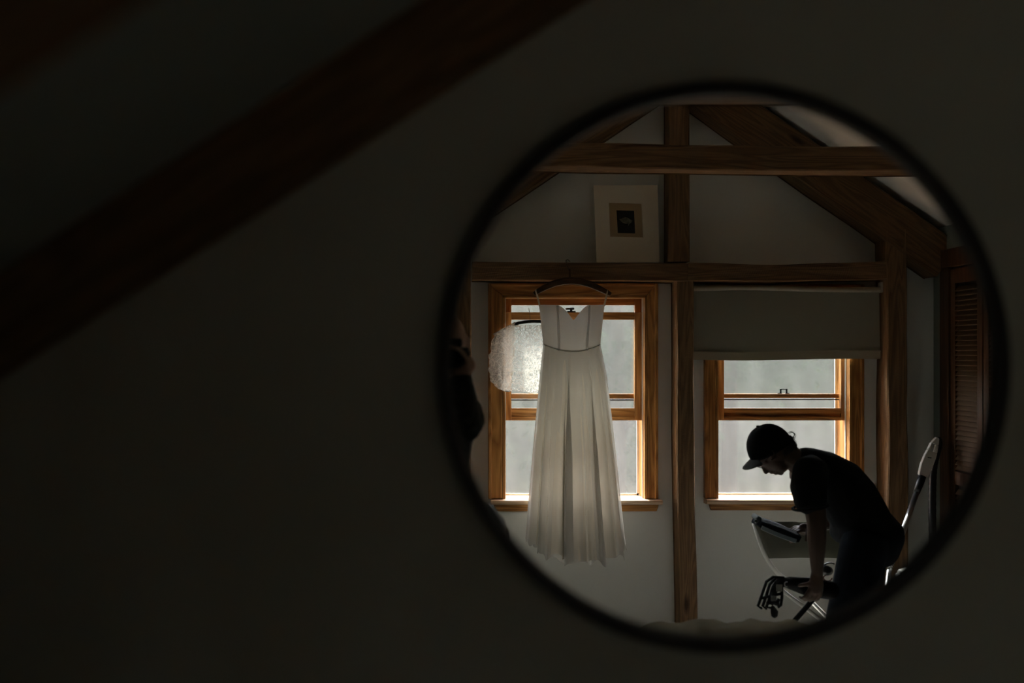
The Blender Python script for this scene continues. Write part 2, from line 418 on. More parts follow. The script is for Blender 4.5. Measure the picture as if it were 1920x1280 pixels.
# ------------------------------------------------------------------ windows
def window(n, w, cas, stool, apron, s, label, top_board=True):
    cx = (w['x0'] + w['x1']) / 2
    W = thing('window_%d' % n, (cx, YW, w['z0']), label, 'window', kind='structure')
    yf = RY(5.60)                     # casing face
    cx0, cx1 = XT(cas[0], 5.6), XT(cas[1], 5.6); cz1 = ZT(cas[2], 5.6); zs = w['z0'] + .02
    jx0, jx1, jz1 = w['x0'], w['x1'], w['z1']
    def board(poly, mt):
        base = MB().prism([Vector((x, YW, z)) for x, z in poly], (0, yf - YW, 0)).build('casing', mt, W, bevel=.006)
        return base
    board([(cx0, zs), (jx0, zs), (jx0, jz1), (cx0, cz1)], FIR_Z)
    board([(jx1, zs), (cx1, zs), (cx1, cz1), (jx1, jz1)], FIR_Z)
    board([(cx0, cz1), (jx0, jz1), (jx1, jz1), (cx1, cz1)], FIR_X)
    # back band around the casing, a raised outer edge
    e = .016; yb = yf + .010
    MB().box((cx0 - .002, YW, zs), (cx0 + e, yb, cz1)).build('back_band', FIR_Z, W, bevel=.004)
    MB().box((cx1 - e, YW, zs), (cx1 + .002, yb, cz1)).build('back_band', FIR_Z, W, bevel=.004)
    MB().box((cx0 + e, YW, cz1 - e), (cx1 - e, yb, cz1)).build('back_band', FIR_X, W, bevel=.004)
    # jamb lining
    th = .012
    MB().box((jx0, YO, zs), (jx0 + th, yf + .001, jz1)).build('jamb', FIR_Z, W)
    MB().box((jx1 - th, YO, zs), (jx1, yf + .001, jz1)).build('jamb', FIR_Z, W)
    MB().box((jx0, YO, jz1 - th), (jx1, yf + .001, jz1)).build('head_jamb', FIR_X, W)
    # pale weather strip beside each jamb
    MB().box((jx0 + th, RY(5.655), zs), (jx0 + th + .006, RY(5.645), jz1 - th)).build('weather_strip', WHITEP, W)
    MB().box((jx1 - th - .006, RY(5.655), zs), (jx1 - th, RY(5.645), jz1 - th)).build('weather_strip', WHITEP, W)
    # stool and apron
    sx0, sx1 = XT(stool[0], 5.56), XT(stool[1], 5.56)
    prof = [(YO - .03, zs - .03), (RY(5.565), zs - .028), (RY(5.552), zs - .022), (RY(5.548), zs - .012), (RY(5.552), zs - .003), (RY(5.565), zs), (YO - .03, zs - .006)]
    MB().loft([[Vector((sx0, y if y > YW else YW, z)) for y, z in prof], [Vector((jx0, y if y > YW else YW, z)) for y, z in prof]]).build('stool', STOOLW, W)
    MB().loft([[Vector((jx0, y, z)) for y, z in prof], [Vector((jx1, y, z)) for y, z in prof]]).build('stool', STOOLW, W)
    MB().loft([[Vector((jx1, y if y > YW else YW, z)) for y, z in prof], [Vector((sx1, y if y > YW else YW, z)) for y, z in prof]]).build('stool', STOOLW, W)
    ax0, ax1 = XT(apron[0], 5.6), XT(apron[1], 5.6); az0 = ZT(apron[2], 5.6); k = .012
    MB().prism([Vector((ax0, YW, zs - .03)), Vector((ax1, YW, zs - .03)), Vector((ax1 - k, YW, az0)), Vector((ax0 + k, YW, az0))], (0, .022, 0)).build('apron', FIR_X, W, bevel=.003)
    # sashes
    def sash(name, t0, t1, gx0, gx1, gy0, gy1, oy0, oy1, groove=False):
        tm = (t0 + t1) / 2; ya, yb_ = RY(t0), RY(t1); ym = RY(tm)
        X0, X1 = jx0 + th, jx1 - th; GX0, GX1 = XT(gx0, t0), XT(gx1, t0)
        Z1, Z0 = ZT(oy0, t0), ZT(oy1, t0); GZ1, GZ0 = ZT(gy0, t0), ZT(gy1, t0)
        S = MB().box((X0, ya, Z0), (GX0, yb_, Z1)).box((GX1, ya, Z0), (X1, yb_, Z1)).build(name, FIR_Z, W, bevel=.003)
        MB().box((GX0, ya, GZ1), (GX1, yb_, Z1)).build('rail', FIR_X, S, bevel=.003)
        if groove:
            h = (GZ0 - Z0)
            MB().box((GX0, ya, GZ0 - h*.42), (GX1, yb_, GZ0)).box((GX0, ya - .012, Z0 + h*.30), (GX1, yb_, GZ0 - h*.42)).box((GX0, ya, Z0), (GX1, yb_, Z0 + h*.30)).build('rail', FIR_X, S)
        else:
            MB().box((GX0, ya, Z0), (GX1, yb_, GZ0)).build('rail', FIR_X, S, bevel=.003)
        MB().add([(GX0, ym, GZ0), (GX1, ym, GZ0), (GX1, ym, GZ1), (GX0, ym, GZ1)], [(0,1,2,3)]).build('pane', GLASS, S)
        return S
    sash('outer_sash', 5.705, 5.735, s['gx0'], s['gx1'], s['top'], s['mid'][0], s['top'] - 16, s['mid'][1])
    S = sash('inner_sash', 5.665, 5.697, s['gx0'], s['gx1'], s['in'][1], s['low'][0], s['in'][0], s['low'][1], True)
    # lower bead of the outer sash, a grey metal strip
    MB().box((jx0 + th, RY(5.75), ZT(s['mid'][1] + 4, 5.72)), (jx1 - th, RY(5.736), ZT(s['mid'][1] + 1.5, 5.72))).build('metal_strip', STEEL, W)
    # insect screen in its frame
    MB().add([(jx0 + th, RY(5.79), zs - .006), (jx1 - th, RY(5.79), zs - .006), (jx1 - th, RY(5.79), jz1 - th), (jx0 + th, RY(5.79), jz1 - th)], [(0,1,2,3)]).build('insect_screen', SCREEN, W)
    mb = MB(); q = .012
    mb.box((jx1 - th - q, RY(5.795), zs - .006), (jx1 - th, RY(5.782), jz1 - th)).box((jx0 + th, RY(5.795), zs - .006), (jx0 + th + q, RY(5.782), jz1 - th)).box((jx0 + th, RY(5.795), zs - .006), (jx1 - th, RY(5.782), zs + .006))
    mb.build('screen_frame', WHITEP, W)
    return W, S
w1, s1 = window(1, W1, (916, 1233, 531), (920, 1242), (925, 1236, 959), dict(gx0=959, gx1=1190, top=572, mid=(738, 747), low=(765, 788)) | {'in': (585, 599)},
       'left fir framed sash window behind the hanging wedding dress')
w2, s2 = window(2, W2, (1322, 1619, 533), (1325, 1640), (1330, 1625, 957), dict(gx0=1358, gx1=1577, top=572, mid=(738, 746), low=(765, 788)) | {'in': (585, 599)},
       'right fir framed sash window half covered by the roller blind')
# sash locks
def lock(px, py, t, parent, open_=False):
    c = R(px, py, t); m = MB()
    m.box(c + Vector((-.024, -.012, 0)), c + Vector((.024, .012, .006)))
    m.tube([c + Vector((0, 0, .005)), c + Vector((0, 0, .018))], .009, 10)
    m.limb([c + Vector((-.028, 0, .019)), c + Vector((.012, .0, .020))], [.006, .007], [.010, .010])
    m.build('sash_lock', BLACKP, parent, smooth=False)
lock(1071, 585, 5.68, w1)
c = R(1469, 738, 5.69); m = MB()
for sx in (-1, 1):
    m.box(c + Vector((sx*.022 - .011, -.006, 0)), c + Vector((sx*.022 + .011, .006, .006)))
    m.box(c + Vector((sx*.017 - .004, -.006, 0)), c + Vector((sx*.017 + .004, .006, .028)))
m.box(c + Vector((-.020, -.005, .024)), c + Vector((.020, .005, .029)))
m.build('sash_lock', BLACKP, w2)

# ------------------------------------------------------------------ timbers of the window end
YT = RY((TF + TW) / 2); DT = TW - TF
def V3(px, py, t=TF): p = R(px, py, t); return Vector((p.x, YT, p.z))
# wall plate over the windows, in two lengths
zt_ = ZT(490.5, TF); zb_ = ZT(525.5, TF)
timber('header_beam', [(XT(885, TF), YT, (zt_+zb_)/2), (XT(1290, TF), YT, (zt_+zb_)/2 - .006)], zt_ - zb_, DT, TIM_X, 'rough sawn beam over the dress window, carrying the framed print', 2, .007)
timber('header_beam', [(XT(1291, TF), YT, (zt_+zb_)/2 - .008), (XT(1450, TF), YT, (zt_+zb_)/2 - .012), (XT(1664, TF), YT, (zt_+zb_)/2 + .008)], zt_ - zb_ - .004, DT, TIM_X, 'rough sawn beam directly above the roller blind', 3, .010)
# posts
zhb = zb_ - .002
timber('post', [(XT(1284.5, TF), YT, zhb), (XT(1286, TF), YT, ZT(850, TF)), (XT(1293.5, TF), YT, 0.012)], XT(1301, TF) - XT(1268.5, TF), DT, TIM_Z, 'timber post between the two windows, from beam to bed', 4, .005, 34)
timber('post', [(XT(1273.5, TF), YT + .01, zt_), (XT(1273.5, TF), YT + .01, zc_far(RX) - .02)], XT(1294, TF) - XT(1254, TF), DT - .02, TIM_Z, 'upper timber post from the window beam to the ridge', 5, .004)
timber('post', [(XT(1682, TF), YT, 0.012), (XT(1684, TF), YT, ZT(900, TF)), (XT(1682, TF), YT, ZT(760, TF)), (XT(1683, TF), YT, ZT(640, TF)), (XT(1680, TF), YT, ZT(430, TF))], .108, DT, TIM_Z, 'wavy edged timber post beside the roller blind', 6, .012, 40)
timber('post', [(XT(866, TF), YT, 0.012), (XT(864, TF), YT, ZT(420, TF))], XT(884, TF) - XT(848, TF), DT, TIM_Z, 'timber corner post behind the photographer', 7, .006, 30)
# rafters against the gable
def raft(name, x0, z0, x1, z1, yc, d, hv, matl, label, seed, amp=.007):
    """x,z on the lower edge; hv vertical thickness"""
    a = Vector((x0, yc, z0)); b = Vector((x1, yc, z1)); dr = (b - a).normalized(); n = Vector((-dr.z, 0, dr.x))
    if n.z < 0: n = -n
    w = hv * abs(dr.x)
    return timber(name, [a + n * w/2, b + n * w/2], w, d, matl, label, seed, amp, 30)
a = R(1650, 436, TF); b = R(1305, 201, TF)
sr = (b.z - a.z) / (b.x - a.x)
x_end = XT(1757, TF)
raft('rafter', x_end, a.z + sr * (x_end - a.x) - .03, RX + .02, a.z + sr * (RX + .02 - a.x), YT, DT, .27, TIM_RR, 'gable rafter falling to the post beside the blind', 8)
a = R(920, 405, TF); b = R(1130, 264, TF); sl = (b.z - a.z) / (b.x - a.x)
raft('rafter', XL + .02, a.z + sl * (XL + .02 - a.x), RX - .02, a.z + sl * (RX - .02 - a.x), YT, DT, .20, TIM_RL, 'gable rafter rising from the corner post to the ridge', 9)
# tie beams
zt1, zb1 = ZT(271, 4.85), ZT(317, 4.85)
timber('tie_beam', [(.30, RY(4.93), (zt1+zb1)/2 + .015), (.8, RY(4.93), (zt1+zb1)/2 + .008), (1.3, RY(4.93), (zt1+zb1)/2 - .004), (2.45, RY(4.93), (zt1+zb1)/2 - .012)], zt1 - zb1, .16, TIM_X, 'long tie beam crossing in front of the gable rafters', 11, .007)
zb2 = ZT(200, 3.66)
timber('tie_beam', [(.35, RY(3.58), zb2 + .07), (2.25, RY(3.58), zb2 + .072)], .14, .16, TIM_X, 'nearest tie beam to the mirror with its underside lit', 12, .004)

# near rafters seen directly
zl = D(0, 715, 1.67).z; xl = D(0, 715, 1.67).x; zr = D(1113, 0, 1.67).z; xr = D(1113, 0, 1.67).x
s_n = (zr - zl) / (xr - xl)
xa, xb = XL2 + .02, RX
raft('rafter', xa, zl + s_n * (xa - xl), xb, zl + s_n * (xb - xl), (-.08 + Y0)/2, .08 + Y0, .152, TIM_RL, 'broad rafter rising over the round mirror', 13, .006)
zl = D(0, 184, .725).z; xl = D(0, 184, .725).x
raft('rafter', xa, zl + s_n * (xa - xl), xb, zl + s_n * (xb - xl), RY(0) - 2*CAM_D + .725 - .075 + 0, .15, .17, TIM_RL, 'blurred rafter in the upper corner, nearest the camera', 14, .006)

# ------------------------------------------------------------------ louvred closet door on the side wall
dk = thing('door_1', (XR, RY(5.2), 0), 'brown louvred bifold closet door in a wooden frame', 'door', kind='structure')
zt_d = ZT(470, 5.5)
def tbox(t0, t1, z0, z1, x0, x1): return MB().box((x0, RY(t0), z0), (x1, RY(t1), z1))
tbox(5.50, 5.40, 0.012, zt_d, XR - .03, XR).build('casing', DOORW, dk, bevel=.004)
tbox(5.50, 4.30, zt_d - .10, zt_d, XR - .032, XR).build('casing', DOORW, dk, bevel=.004)
tbox(4.40, 4.30, 0.012, zt_d - .10, XR - .03, XR).build('casing', DOORW, dk, bevel=.004)
tbox(5.40, 4.40, 0.012, zt_d - .10, XR - .004, XR).build('backing', BLACKP, dk)
lm = {}
for L0, L1 in ((5.385, 5.06), (5.05, 4.73), (4.72, 4.415)):
    lf = tbox(L0, L0 - .05, .03, zt_d - .115, XR - .026, XR - .004).box((XR - .026, RY(L1 + .05), .03), (XR - .004, RY(L1), zt_d - .115)).build('leaf', DOORW, dk, bevel=.002)
    for z0, z1 in ((.03, .16), (1.02, 1.09), (zt_d - .19, zt_d - .115)):
        tbox(L0 - .05, L1 + .05, z0, z1, XR - .026, XR - .004).build('rail', DOORW, lf)
    z = .185; me = None
    while z < zt_d - .20:
        if not (1.0 < z < 1.10):
            if me is None:
                s_ = MB().prism([Vector((XR - .026, RY(L0 - .05), z - .010)), Vector((XR - .023, RY(L0 - .05), z - .014)), Vector((XR - .006, RY(L0 - .05), z + .012)), Vector((XR - .009, RY(L0 - .05), z + .015))], (0, (L0 - .05) - (L1 + .05), 0))
                o = s_.build('slat', LOUV, lf); me = o.data; z_first = z
            else:
                o = bpy.data.objects.new('slat', me); C.objects.link(o); o.parent = lf; o.location = (0, 0, z - z_first)
        z += .0265

# ------------------------------------------------------------------ round mirror
mc = D(1355, 688, CAM_D); MR = 534 * CAM_D / F
mir = thing('round_mirror', (mc.x, 0, mc.z - MR), 'large round wall mirror in a thin black frame', 'mirror')
N = 160
m = MB()
rings = []
for rr, yy in ((MR, Y0), (MR, -.012), (MR - .003, -.015), (MR - .021, -.015), (MR - .024, -.012), (MR - .024, .002), (MR - .026, Y0)):
    rings.append([Vector((mc.x + rr * math.cos(2*PI*j/N), yy, mc.z + rr * math.sin(2*PI*j/N))) for j in range(N)])
m.loft(rings, cap=False); m.build('frame', BLACKM, mir, smooth=False)
gm = bpy.data.materials.new('silvered_glass'); gm.use_nodes = True
nt = gm.node_tree; nt.nodes.clear(); o_ = nt.nodes.new('ShaderNodeOutputMaterial'); g_ = nt.nodes.new('ShaderNodeBsdfGlossy')
g_.inputs['Roughness'].default_value = 0; g_.inputs['Color'].default_value = (.94, .95, .94, 1); nt.links.new(g_.outputs[0], o_.inputs[0])
r_ = MR - .0235
m = MB().add([(mc.x + r_ * math.cos(2*PI*j/N), 0, mc.z + r_ * math.sin(2*PI*j/N)) for j in range(N)], [tuple(range(N))])
m.add([(mc.x + r_ * math.cos(2*PI*j/N), .004, mc.z + r_ * math.sin(2*PI*j/N)) for j in range(N)], [tuple(range(N))])
m.build('mirror_glass', gm, mir)

# ------------------------------------------------------------------ roller blind
bl = thing('roller_blind', R(1473, 545, 5.53), 'olive grey roller blind half lowered over the right window', 'blind')
x0, x1 = XT(1297, 5.575), XT(1650, 5.575)
def wv(x): return .006 * math.sin((x - 1.3) * 5.2)
def wline(z, t, k=1.0, n=28): return [Vector((x0 + (x1 - x0) * i / n, RY(t), z + k * wv(x0 + (x1 - x0) * i / n))) for i in range(n + 1)]
MB().tube(wline(ZT(541, 5.57), 5.572), .015, 14, up=(0,1,0)).build('roller_tube', mat('blind_tube_cover', (.55, .50, .40), .6), bl, smooth=True)
g = MB(); zt2, zb2_ = ZT(541, 5.575), ZT(662, 5.575)
a_, b_ = wline(zt2, 5.585), wline(zb2_, 5.575, -.8)
g.loft([[a_[i], b_[i], b_[i] + Vector((0, -.002, 0)), a_[i] + Vector((0, -.002, 0))] for i in range(len(a_))]).build('fabric', BLIND, bl, smooth=False)
a_, b_ = wline(ZT(658, 5.57), 5.571, -.8), wline(ZT(674, 5.57), 5.571, -.8)
HEM = mat('blind_hem', (.42, .37, .27), .6, bump=.1, bscale=400)
g = MB().loft([[a_[i] + Vector((0, .001, 0)), b_[i] + Vector((0, .004, 0)), b_[i] + Vector((0, -.010, 0)), a_[i] + Vector((0, -.006, 0))] for i in range(len(a_))]); g.build('hem_bar', HEM, bl)
a_, b_ = wline(ZT(658, 5.57), 5.566, -.8), wline(ZT(660, 5.57), 5.566, -.8)
MB().loft([[a_[i] + Vector((0, .003, 0)), b_[i] + Vector((0, .003, 0)), b_[i], a_[i]] for i in range(len(a_))]).build('stitching', HEM, bl)
for sx in (x0 - .002, x1 + .002):
    MB().box((sx - .003, RY(5.60), ZT(548, 5.54)), (sx + .003, RY(5.54), zb_ - .004)).build('bracket', WHITEP, bl)
MB().ball(Vector((x1 + .006, RY(5.57), ZT(538, 5.54))), .006).build('clutch', CHROME, bl, smooth=True)

# ------------------------------------------------------------------ framed print leaning on the beam
fp = thing('matted_print', R(1178, 492, 5.56), 'matted print of a pale shell on black, leaning on the beam', 'picture')
tb, ttp = 5.535, 5.605
def pp(px, py, off=0):
    u = (493 - py) / 146.0; return R(px, py, tb + (ttp - tb) * u) + Vector((0, off, 0))
MATB = mat('mat_board', (.88, .80, .66), .85, bump=.05, bscale=300); MATI = mat('inner_mount', (.46, .33, .19), .8)
zb_p = ZT(490.5, TF) + .002
o4 = [(1113, 347.5), (1233, 347), (1236.5, 499), (1119, 499)]; i4 = [(1141, 379), (1203.5, 381), (1206.5, 446), (1143.5, 444.5)]
outer = [pp(*q) for q in o4]; inner = [pp(*q) for q in i4]; bevelin = [p + Vector((0, -.003, 0)) + (sum(inner, Vector()) / 4 - p) * .03 for p in inner]
for k in (2, 3): outer[k].z = zb_p
m = MB()
back = [p + Vector((0, -.006, 0)) for p in outer]
m.loft([back, outer, inner, bevelin], cap=False).build('mat_board', MATB, fp)
ip = [pp(*q, -.0030) for q in ((1140, 378), (1205, 380), (1208, 447), (1142, 446))]
MB().prism(ip, (0, -.003, 0)).build('mount', MATI, fp)
ph = [pp(*q, -.0022) for q in ((1156, 394), (1189, 395), (1191, 437.5), (1158.5, 436.5))]
PH = MB().prism(ph, (0, -.0008, 0)).build('photograph', mat('print_black', (.008, .009, .011), .5), fp)
sh = [pp(*q, -.0018) for q in ((1161, 410.5), (1165, 410), (1169, 408), (1173, 407), (1178, 408.5), (1182, 411), (1186, 413.5), (1184, 417), (1180, 420), (1178, 424), (1178.5, 419), (1174, 419.5), (1168, 417.5), (1164, 414.5))]
MB().prism(sh, (0, -.0004, 0)).build('shell_image', mat('print_shell', (.16, .16, .12), .6, vary=.5, vscale=60), PH)

# ------------------------------------------------------------------ wedding dress on its hanger
HT = 5.44
HW = wood('hanger_wood', (.05, .024, .012), (.13, .065, .03), (0,0,0), 1.0, .4, .05, knots=False)
hg = thing('coat_hanger', R(1068, 528, HT), 'curved wooden hanger hooked on the beam, holding the white gown', 'hanger')
arc = [(1001, 551), (1010, 545), (1022, 538.5), (1040, 531), (1058, 527), (1073, 526.2), (1090, 528), (1108, 533.5), (1124, 541), (1136, 547), (1145, 552)]
pts = [R(x, y, HT) for x, y in arc]
prof = []
m = MB(); rings = []
for i, p in enumerate(pts):
    d = (pts[min(i+1, 10)] - pts[max(i-1, 0)]).normalized(); n_ = Vector((-d.z, 0, d.x))
    if n_.z < 0: n_ = -n_
    h = .012 + .008 * math.sin(PI * i / 10)
    rings.append([p - n_*h*.8 + Vector((0, .006, 0)), p + n_*h*.6 + Vector((0, .007, 0)), p + n_*h + Vector((0, 0, 0)), p + n_*h*.6 - Vector((0, .007, 0)), p - n_*h*.8 - Vector((0, .006, 0)), p - n_*h])
m.loft(rings).build('shoulder_bar', HW, hg, bevel=.001)
hk = [R(1068.5, 524, HT), R(1068, 515, HT), R(1067, 508, HT), R(1065, 502, HT), R(1062, 497, HT), R(1061, 491, HT + .015), R(1064, 487, HT + .035), R(1068, 490, HT + .05), R(1070, 496, HT+.03)]
hk[5].z = zt_ + .004; hk[6].z = zt_ + .013; hk[7] = Vector((hk[7].x, RY(TF + .02), zt_ + .006)); hk[8] = Vector((hk[8].x, RY(TF + .03), zt_ + .004))
MB().tube(hk, .0022, 8).build('hook', STEEL, hg, smooth=True)
MB().tube([R(1068.5, 528, HT), R(1067.8, 504, HT)], [.007, .0045], 8).build('hook_sleeve', HW, hg, smooth=True)

DT0 = 5.41
dr = thing('wedding_dress', R(1078, 1045, DT0), 'white strapless chiffon wedding dress hung in front of the window', 'dress')
def ell_ring(xa, xb, z, depth, t0, n, f=lambda a: 0, zf=None, flat=1.0):
    cx_, hw = (xa + xb) / 2, (xb - xa) / 2; out = []
    for j in range(n):
        a = 2*PI*j/n; r = 1 + f(a)
        y = RY(t0) + math.sin(a) * depth * r     # sin>0: towards the mirror (front)
        out.append(Vector((cx_ + math.cos(a) * hw * r, y, z if zf is None else zf(math.cos(a), math.sin(a)))))
    return out
def interp(tab, y):
    for (y0, *a), (y1, *b) in zip(tab, tab[1:]):
        if y <= y1:
            u = (y - y0) / (y1 - y0); u = max(0, u); return [p + (q - p) * u for p, q in zip(a, b)]
    return list(tab[-1][1:])
# bodice: edges by height
btab = [(572, 1010.5, 1133), (585, 1012.5, 1131.5), (600, 1014, 1130), (620, 1016, 1128), (640, 1018, 1126), (648, 1018.5, 1125), (662, 1018, 1126)]
def top_front(c):   # sweetheart neckline, y pixel for c in -1..1
    x = c
    if abs(x) > .52: return 572.5 + 0.6 * math.cos((abs(x) - .5) * 6)
    u = abs(x) / .52
    return 573 + 28 * (1 - (math.sin(u * PI / 2) ** 1.15))
N2 = 120; rings = []
for k in range(15):
    v = k / 14
    ring = []
    for j in range(N2):
        a = 2*PI*j/N2; c_, s_ = math.cos(a), math.sin(a)
        ytop = (top_front(c_) if s_ > 0 else 576.0 + 26 * (1 - abs(c_))) if abs(c_) < .995 else 573
        ybot = 645 + 14 * (1 - c_*c_) * (1 if s_ > 0 else .6)
        y = ytop + (ybot - ytop) * v
        xa, xb = interp(btab, y); cxp, hw = (xa + xb)/2, (xb - xa)/2
        cup = .012 * math.exp(-((abs(c_) - .42)/.22)**2) * math.exp(-((y - 600)/22)**2) * (1 if s_ > 0 else 0)
        seam = -.0022 * math.exp(-((abs(c_) - .49)/.018)**2)
        dep = .085 - .02 * v
        p = R(cxp + hw * c_, y, DT0); p.y = RY(DT0) + (dep * abs(s_)**.8 * (1 if s_ > 0 else -1)) + (cup + seam if s_ > 0 else 0)
        ring.append(p)
    rings.append(ring)
MB().loft(rings, cap=False).build('bodice', BODICE, dr, smooth=True)
# boning seams on the bodice front
for sgn in (-1, 1):
    pts = []
    for k in range(12):
        v = k / 11; y = 574 + (657 - 574) * v; xa, xb = interp(btab, y); hw = (xb - xa)/2
        cc = sgn * .485; s_ = math.sqrt(1 - cc*cc)
        p = R((xa + xb)/2 + hw * cc, y, DT0); p.y = RY(DT0) + (.085 - .02*v) * s_**.8 + .0015 + .012 * math.exp(-((abs(cc) - .42)/.22)**2) * math.exp(-((y - 600)/22)**2)
        pts.append(p)
    MB().tube(pts, .0062, 8, up=(0,1,0), r2=.0010).build('seam', cloth('boning_channel', (.62, .60, .56), .55, .5), dr, smooth=True)
# skirt
stab = [(645, 1018.5, 1125.5), (700, 1012.5, 1137), (750, 1008, 1143), (800, 1003, 1149), (850, 998.5, 1155), (900, 994, 1160), (950, 990, 1165), (1000, 986.5, 1170), (1050, 982, 1177)]
def skirt(rs, n, dep0, dep1, shrink, seed, fold, hem, zig, lap=.10):
    rings = []
    ph = [random.Random(seed).uniform(0, 6.28) for _ in range(8)]
    for k in range(rs + 1):
        v = k / rs; ring = []
        for j in range(n):
            a = 2*PI*j/n; c_, s_ = math.cos(a), math.sin(a)
            ytop = 645 + 14 * (1 - c_*c_) * (1 if s_ > 0 else .6) - 2
            hb = 1046 - 30 * (c_*c_)**1.2 - (4 if c_ < 0 else -10) * abs(c_) + hem(a)
            y = ytop + (hb - ytop) * v
            xa, xb = interp(stab, y); hw = (xb - xa)/2 * shrink; cxp = (xa + xb)/2
            fa = fold * (v ** .75)
            w = (math.sin(a*10 + ph[0]) * .62 + math.sin(a*17 + ph[1]) * .34 + math.sin(a*29 + ph[2]) * .16 + .08*math.sin(a*47 + ph[3]))
            w = math.copysign(abs(w)**.75, w)
            r = 1 + fa * w * (1 - .75 * abs(c_)**6)
            rx = 1 + fa * .25 * w * (1 - abs(c_)**4)
            a2 = lap * min(1, v*2.0 + .04)**.6 * (math.cos(a*10 + ph[0]) * .75 + .35 * math.cos(a*17 + ph[1])) * (1 - .5 * abs(c_)**4)
            dep = (dep0 + (dep1 - dep0) * v)
            p = R(cxp + hw * rx * math.cos(a + a2), y, DT0)
            p.y = RY(DT0) + dep * s_ * r
            p.z += zig * v**12 * math.sin(a*33 + ph[4])
            ring.append(p)
        rings.append(ring)
    return rings
rg = skirt(46, 360, .064, .135, .945, 3, .26, lambda a: -6 + 3*math.sin(a*9), .003, .12)
for ring in rg:
    for p in ring: p.y = max(p.y, RY(5.53))
MB().loft(rg, cap=False).build('skirt_lining', LINING, dr, smooth=True)
rg = skirt(46, 480, .067, .150, 1.0, 11, .40, lambda a: 3*math.sin(a*13) + 2.5*math.sin(a*23 + 1) + 1.5*math.sin(a*41 + 2), .006, .19)
for ring in rg:
    for p in ring: p.y = max(p.y, RY(5.54))
MB().loft(rg, cap=False).build('chiffon_skirt', CHIFFON, dr, smooth=True)
# waist seam
pts = []
for k in range(41):
    c_ = -math.cos(PI * k / 40); s_ = math.sqrt(max(0, 1 - c_*c_)); y = 645 + 14*(1 - c_*c_)
    p = R(1072 + 53.5*c_, y, DT0); p.y = RY(DT0) + .065 * s_**.8 + .002; pts.append(p)
MB().tube(pts, .0022, 6).build('waist_seam', BODICE, dr, smooth=True)
# straps looped over the hanger
STR = cloth('strap_ribbon', (.72, .68, .60), 0, .3)
for (xh, yh, xb_, yb_) in ((1004.5, 545, 1011.5, 574), (1139, 546, 1132, 574)):
    p0 = R(xh, yh, HT - .010); p1 = R(xb_, yb_, DT0 - .01)
    p2 = R(xh + .6, yh - 2, HT + .0); p3 = R(xh + 1.2, yh, HT + .012); p4 = R(xb_ + 1, yb_, DT0 + .03)
    MB().tube([p1, p0, p2, p3, p4], .0035, 6, up=(0, 1, 0), r2=.0015).build('strap', STR, dr, smooth=True)

# ------------------------------------------------------------------ lace top on a black hanger
LT = 5.575
lh = thing('coat_hanger', R(993, 603, LT), 'dark hanger hooked on the sash rail, holding the lace top', 'hanger')
arc = [(962, 609), (972, 605.5), (985, 603.2), (1000, 602.2), (1020, 602.5), (1040, 605), (1056, 610)]
pts = [R(x, y, LT) for x, y in arc]
MB().tube(pts, [.009]*7, 8, up=(0, 1, 0), r2=[.006]*7).build('shoulder_bar', BLACKP, lh, smooth=True)
MB().tube([R(994, 604, LT), R(993.5, 592, LT), R(992.5, 582, LT + .005), R(991.5, 578, LT + .02), R(991.5, 577.5, 5.65), R(992, 579, 5.672), R(992, 584, 5.676)], .0013, 6).build('hook', STEEL, lh, smooth=True)
lt = thing('lace_top', R(1000, 735, LT), 'ivory floral lace bridal top with puffed sleeve beside the gown', 'garment')
def lace_sheet(L, Rt, t0, bulge, name, sag=0, seed=0, n=26, m_=30):
    """L and Rt: outlines (x,y) down both sides"""
    rows = []
    for i in range(m_ + 1):
        v = i / m_ ; row = []
        def at(tab):
            q = v * (len(tab) - 1); k = min(int(q), len(tab) - 2); u = q - k
            return tab[k][0] + (tab[k+1][0] - tab[k][0])*u, tab[k][1] + (tab[k+1][1] - tab[k][1])*u
        (xa, ya), (xb, yb) = at(L), at(Rt)
        for j in range(n):       # closed section, front then back
            a = 2*PI*j/n; u = (1 - math.cos(a)) / 2
            w = math.sin(a) * bulge * (math.sin(PI * min(1, .15 + v * .85))**.5)
            wr = .005 * math.sin(u*21 + seed + v*3) + .003*math.sin(u*37 + v*9)
            e_ = (abs(2*u - 1))**3 * (1.6*math.sin(v*31 + seed) + 1.1*math.sin(v*57)) if seed == 1 else 0
            p = R(xa + (xb - xa)*u + e_, ya + (yb - ya)*u + sag*v*math.sin(PI*u) + (1.3*math.sin(u*26 + seed)*v**4), t0)
            p.y += w + wr * math.sin(a)
            row.append(p)
        rows.append(row)
    return MB().loft(rows, cap=True).build(name, LACE_S if name == 'sleeve' else LACE, lt, smooth=True)
lace_sheet([(926, 627), (920, 650), (917, 670), (916, 690), (918, 708), (926, 722), (938, 729)], [(966, 604), (966, 625), (965, 650), (963, 675), (961, 700), (960, 718), (959, 732)], LT, .017, 'sleeve', 4, 1)
lace_sheet([(962, 609), (962, 630), (961, 655), (960, 680), (959, 705), (958, 722), (957, 731)], [(1058, 610), (1062, 635), (1064, 660), (1064, 685), (1064, 705), (1064, 725), (1064, 738)], LT, .014, 'bodice', 3, 4)
# darker shirred cuff edge of the sleeve
MB().tube([R(925, 627, LT - .012), R(940, 619, LT - .016), R(955, 611, LT - .014), R(966, 604, LT - .012)], [.004, .006, .005, .004], 8).build('shoulder_ruffle', LACE_S, lt, smooth=True)

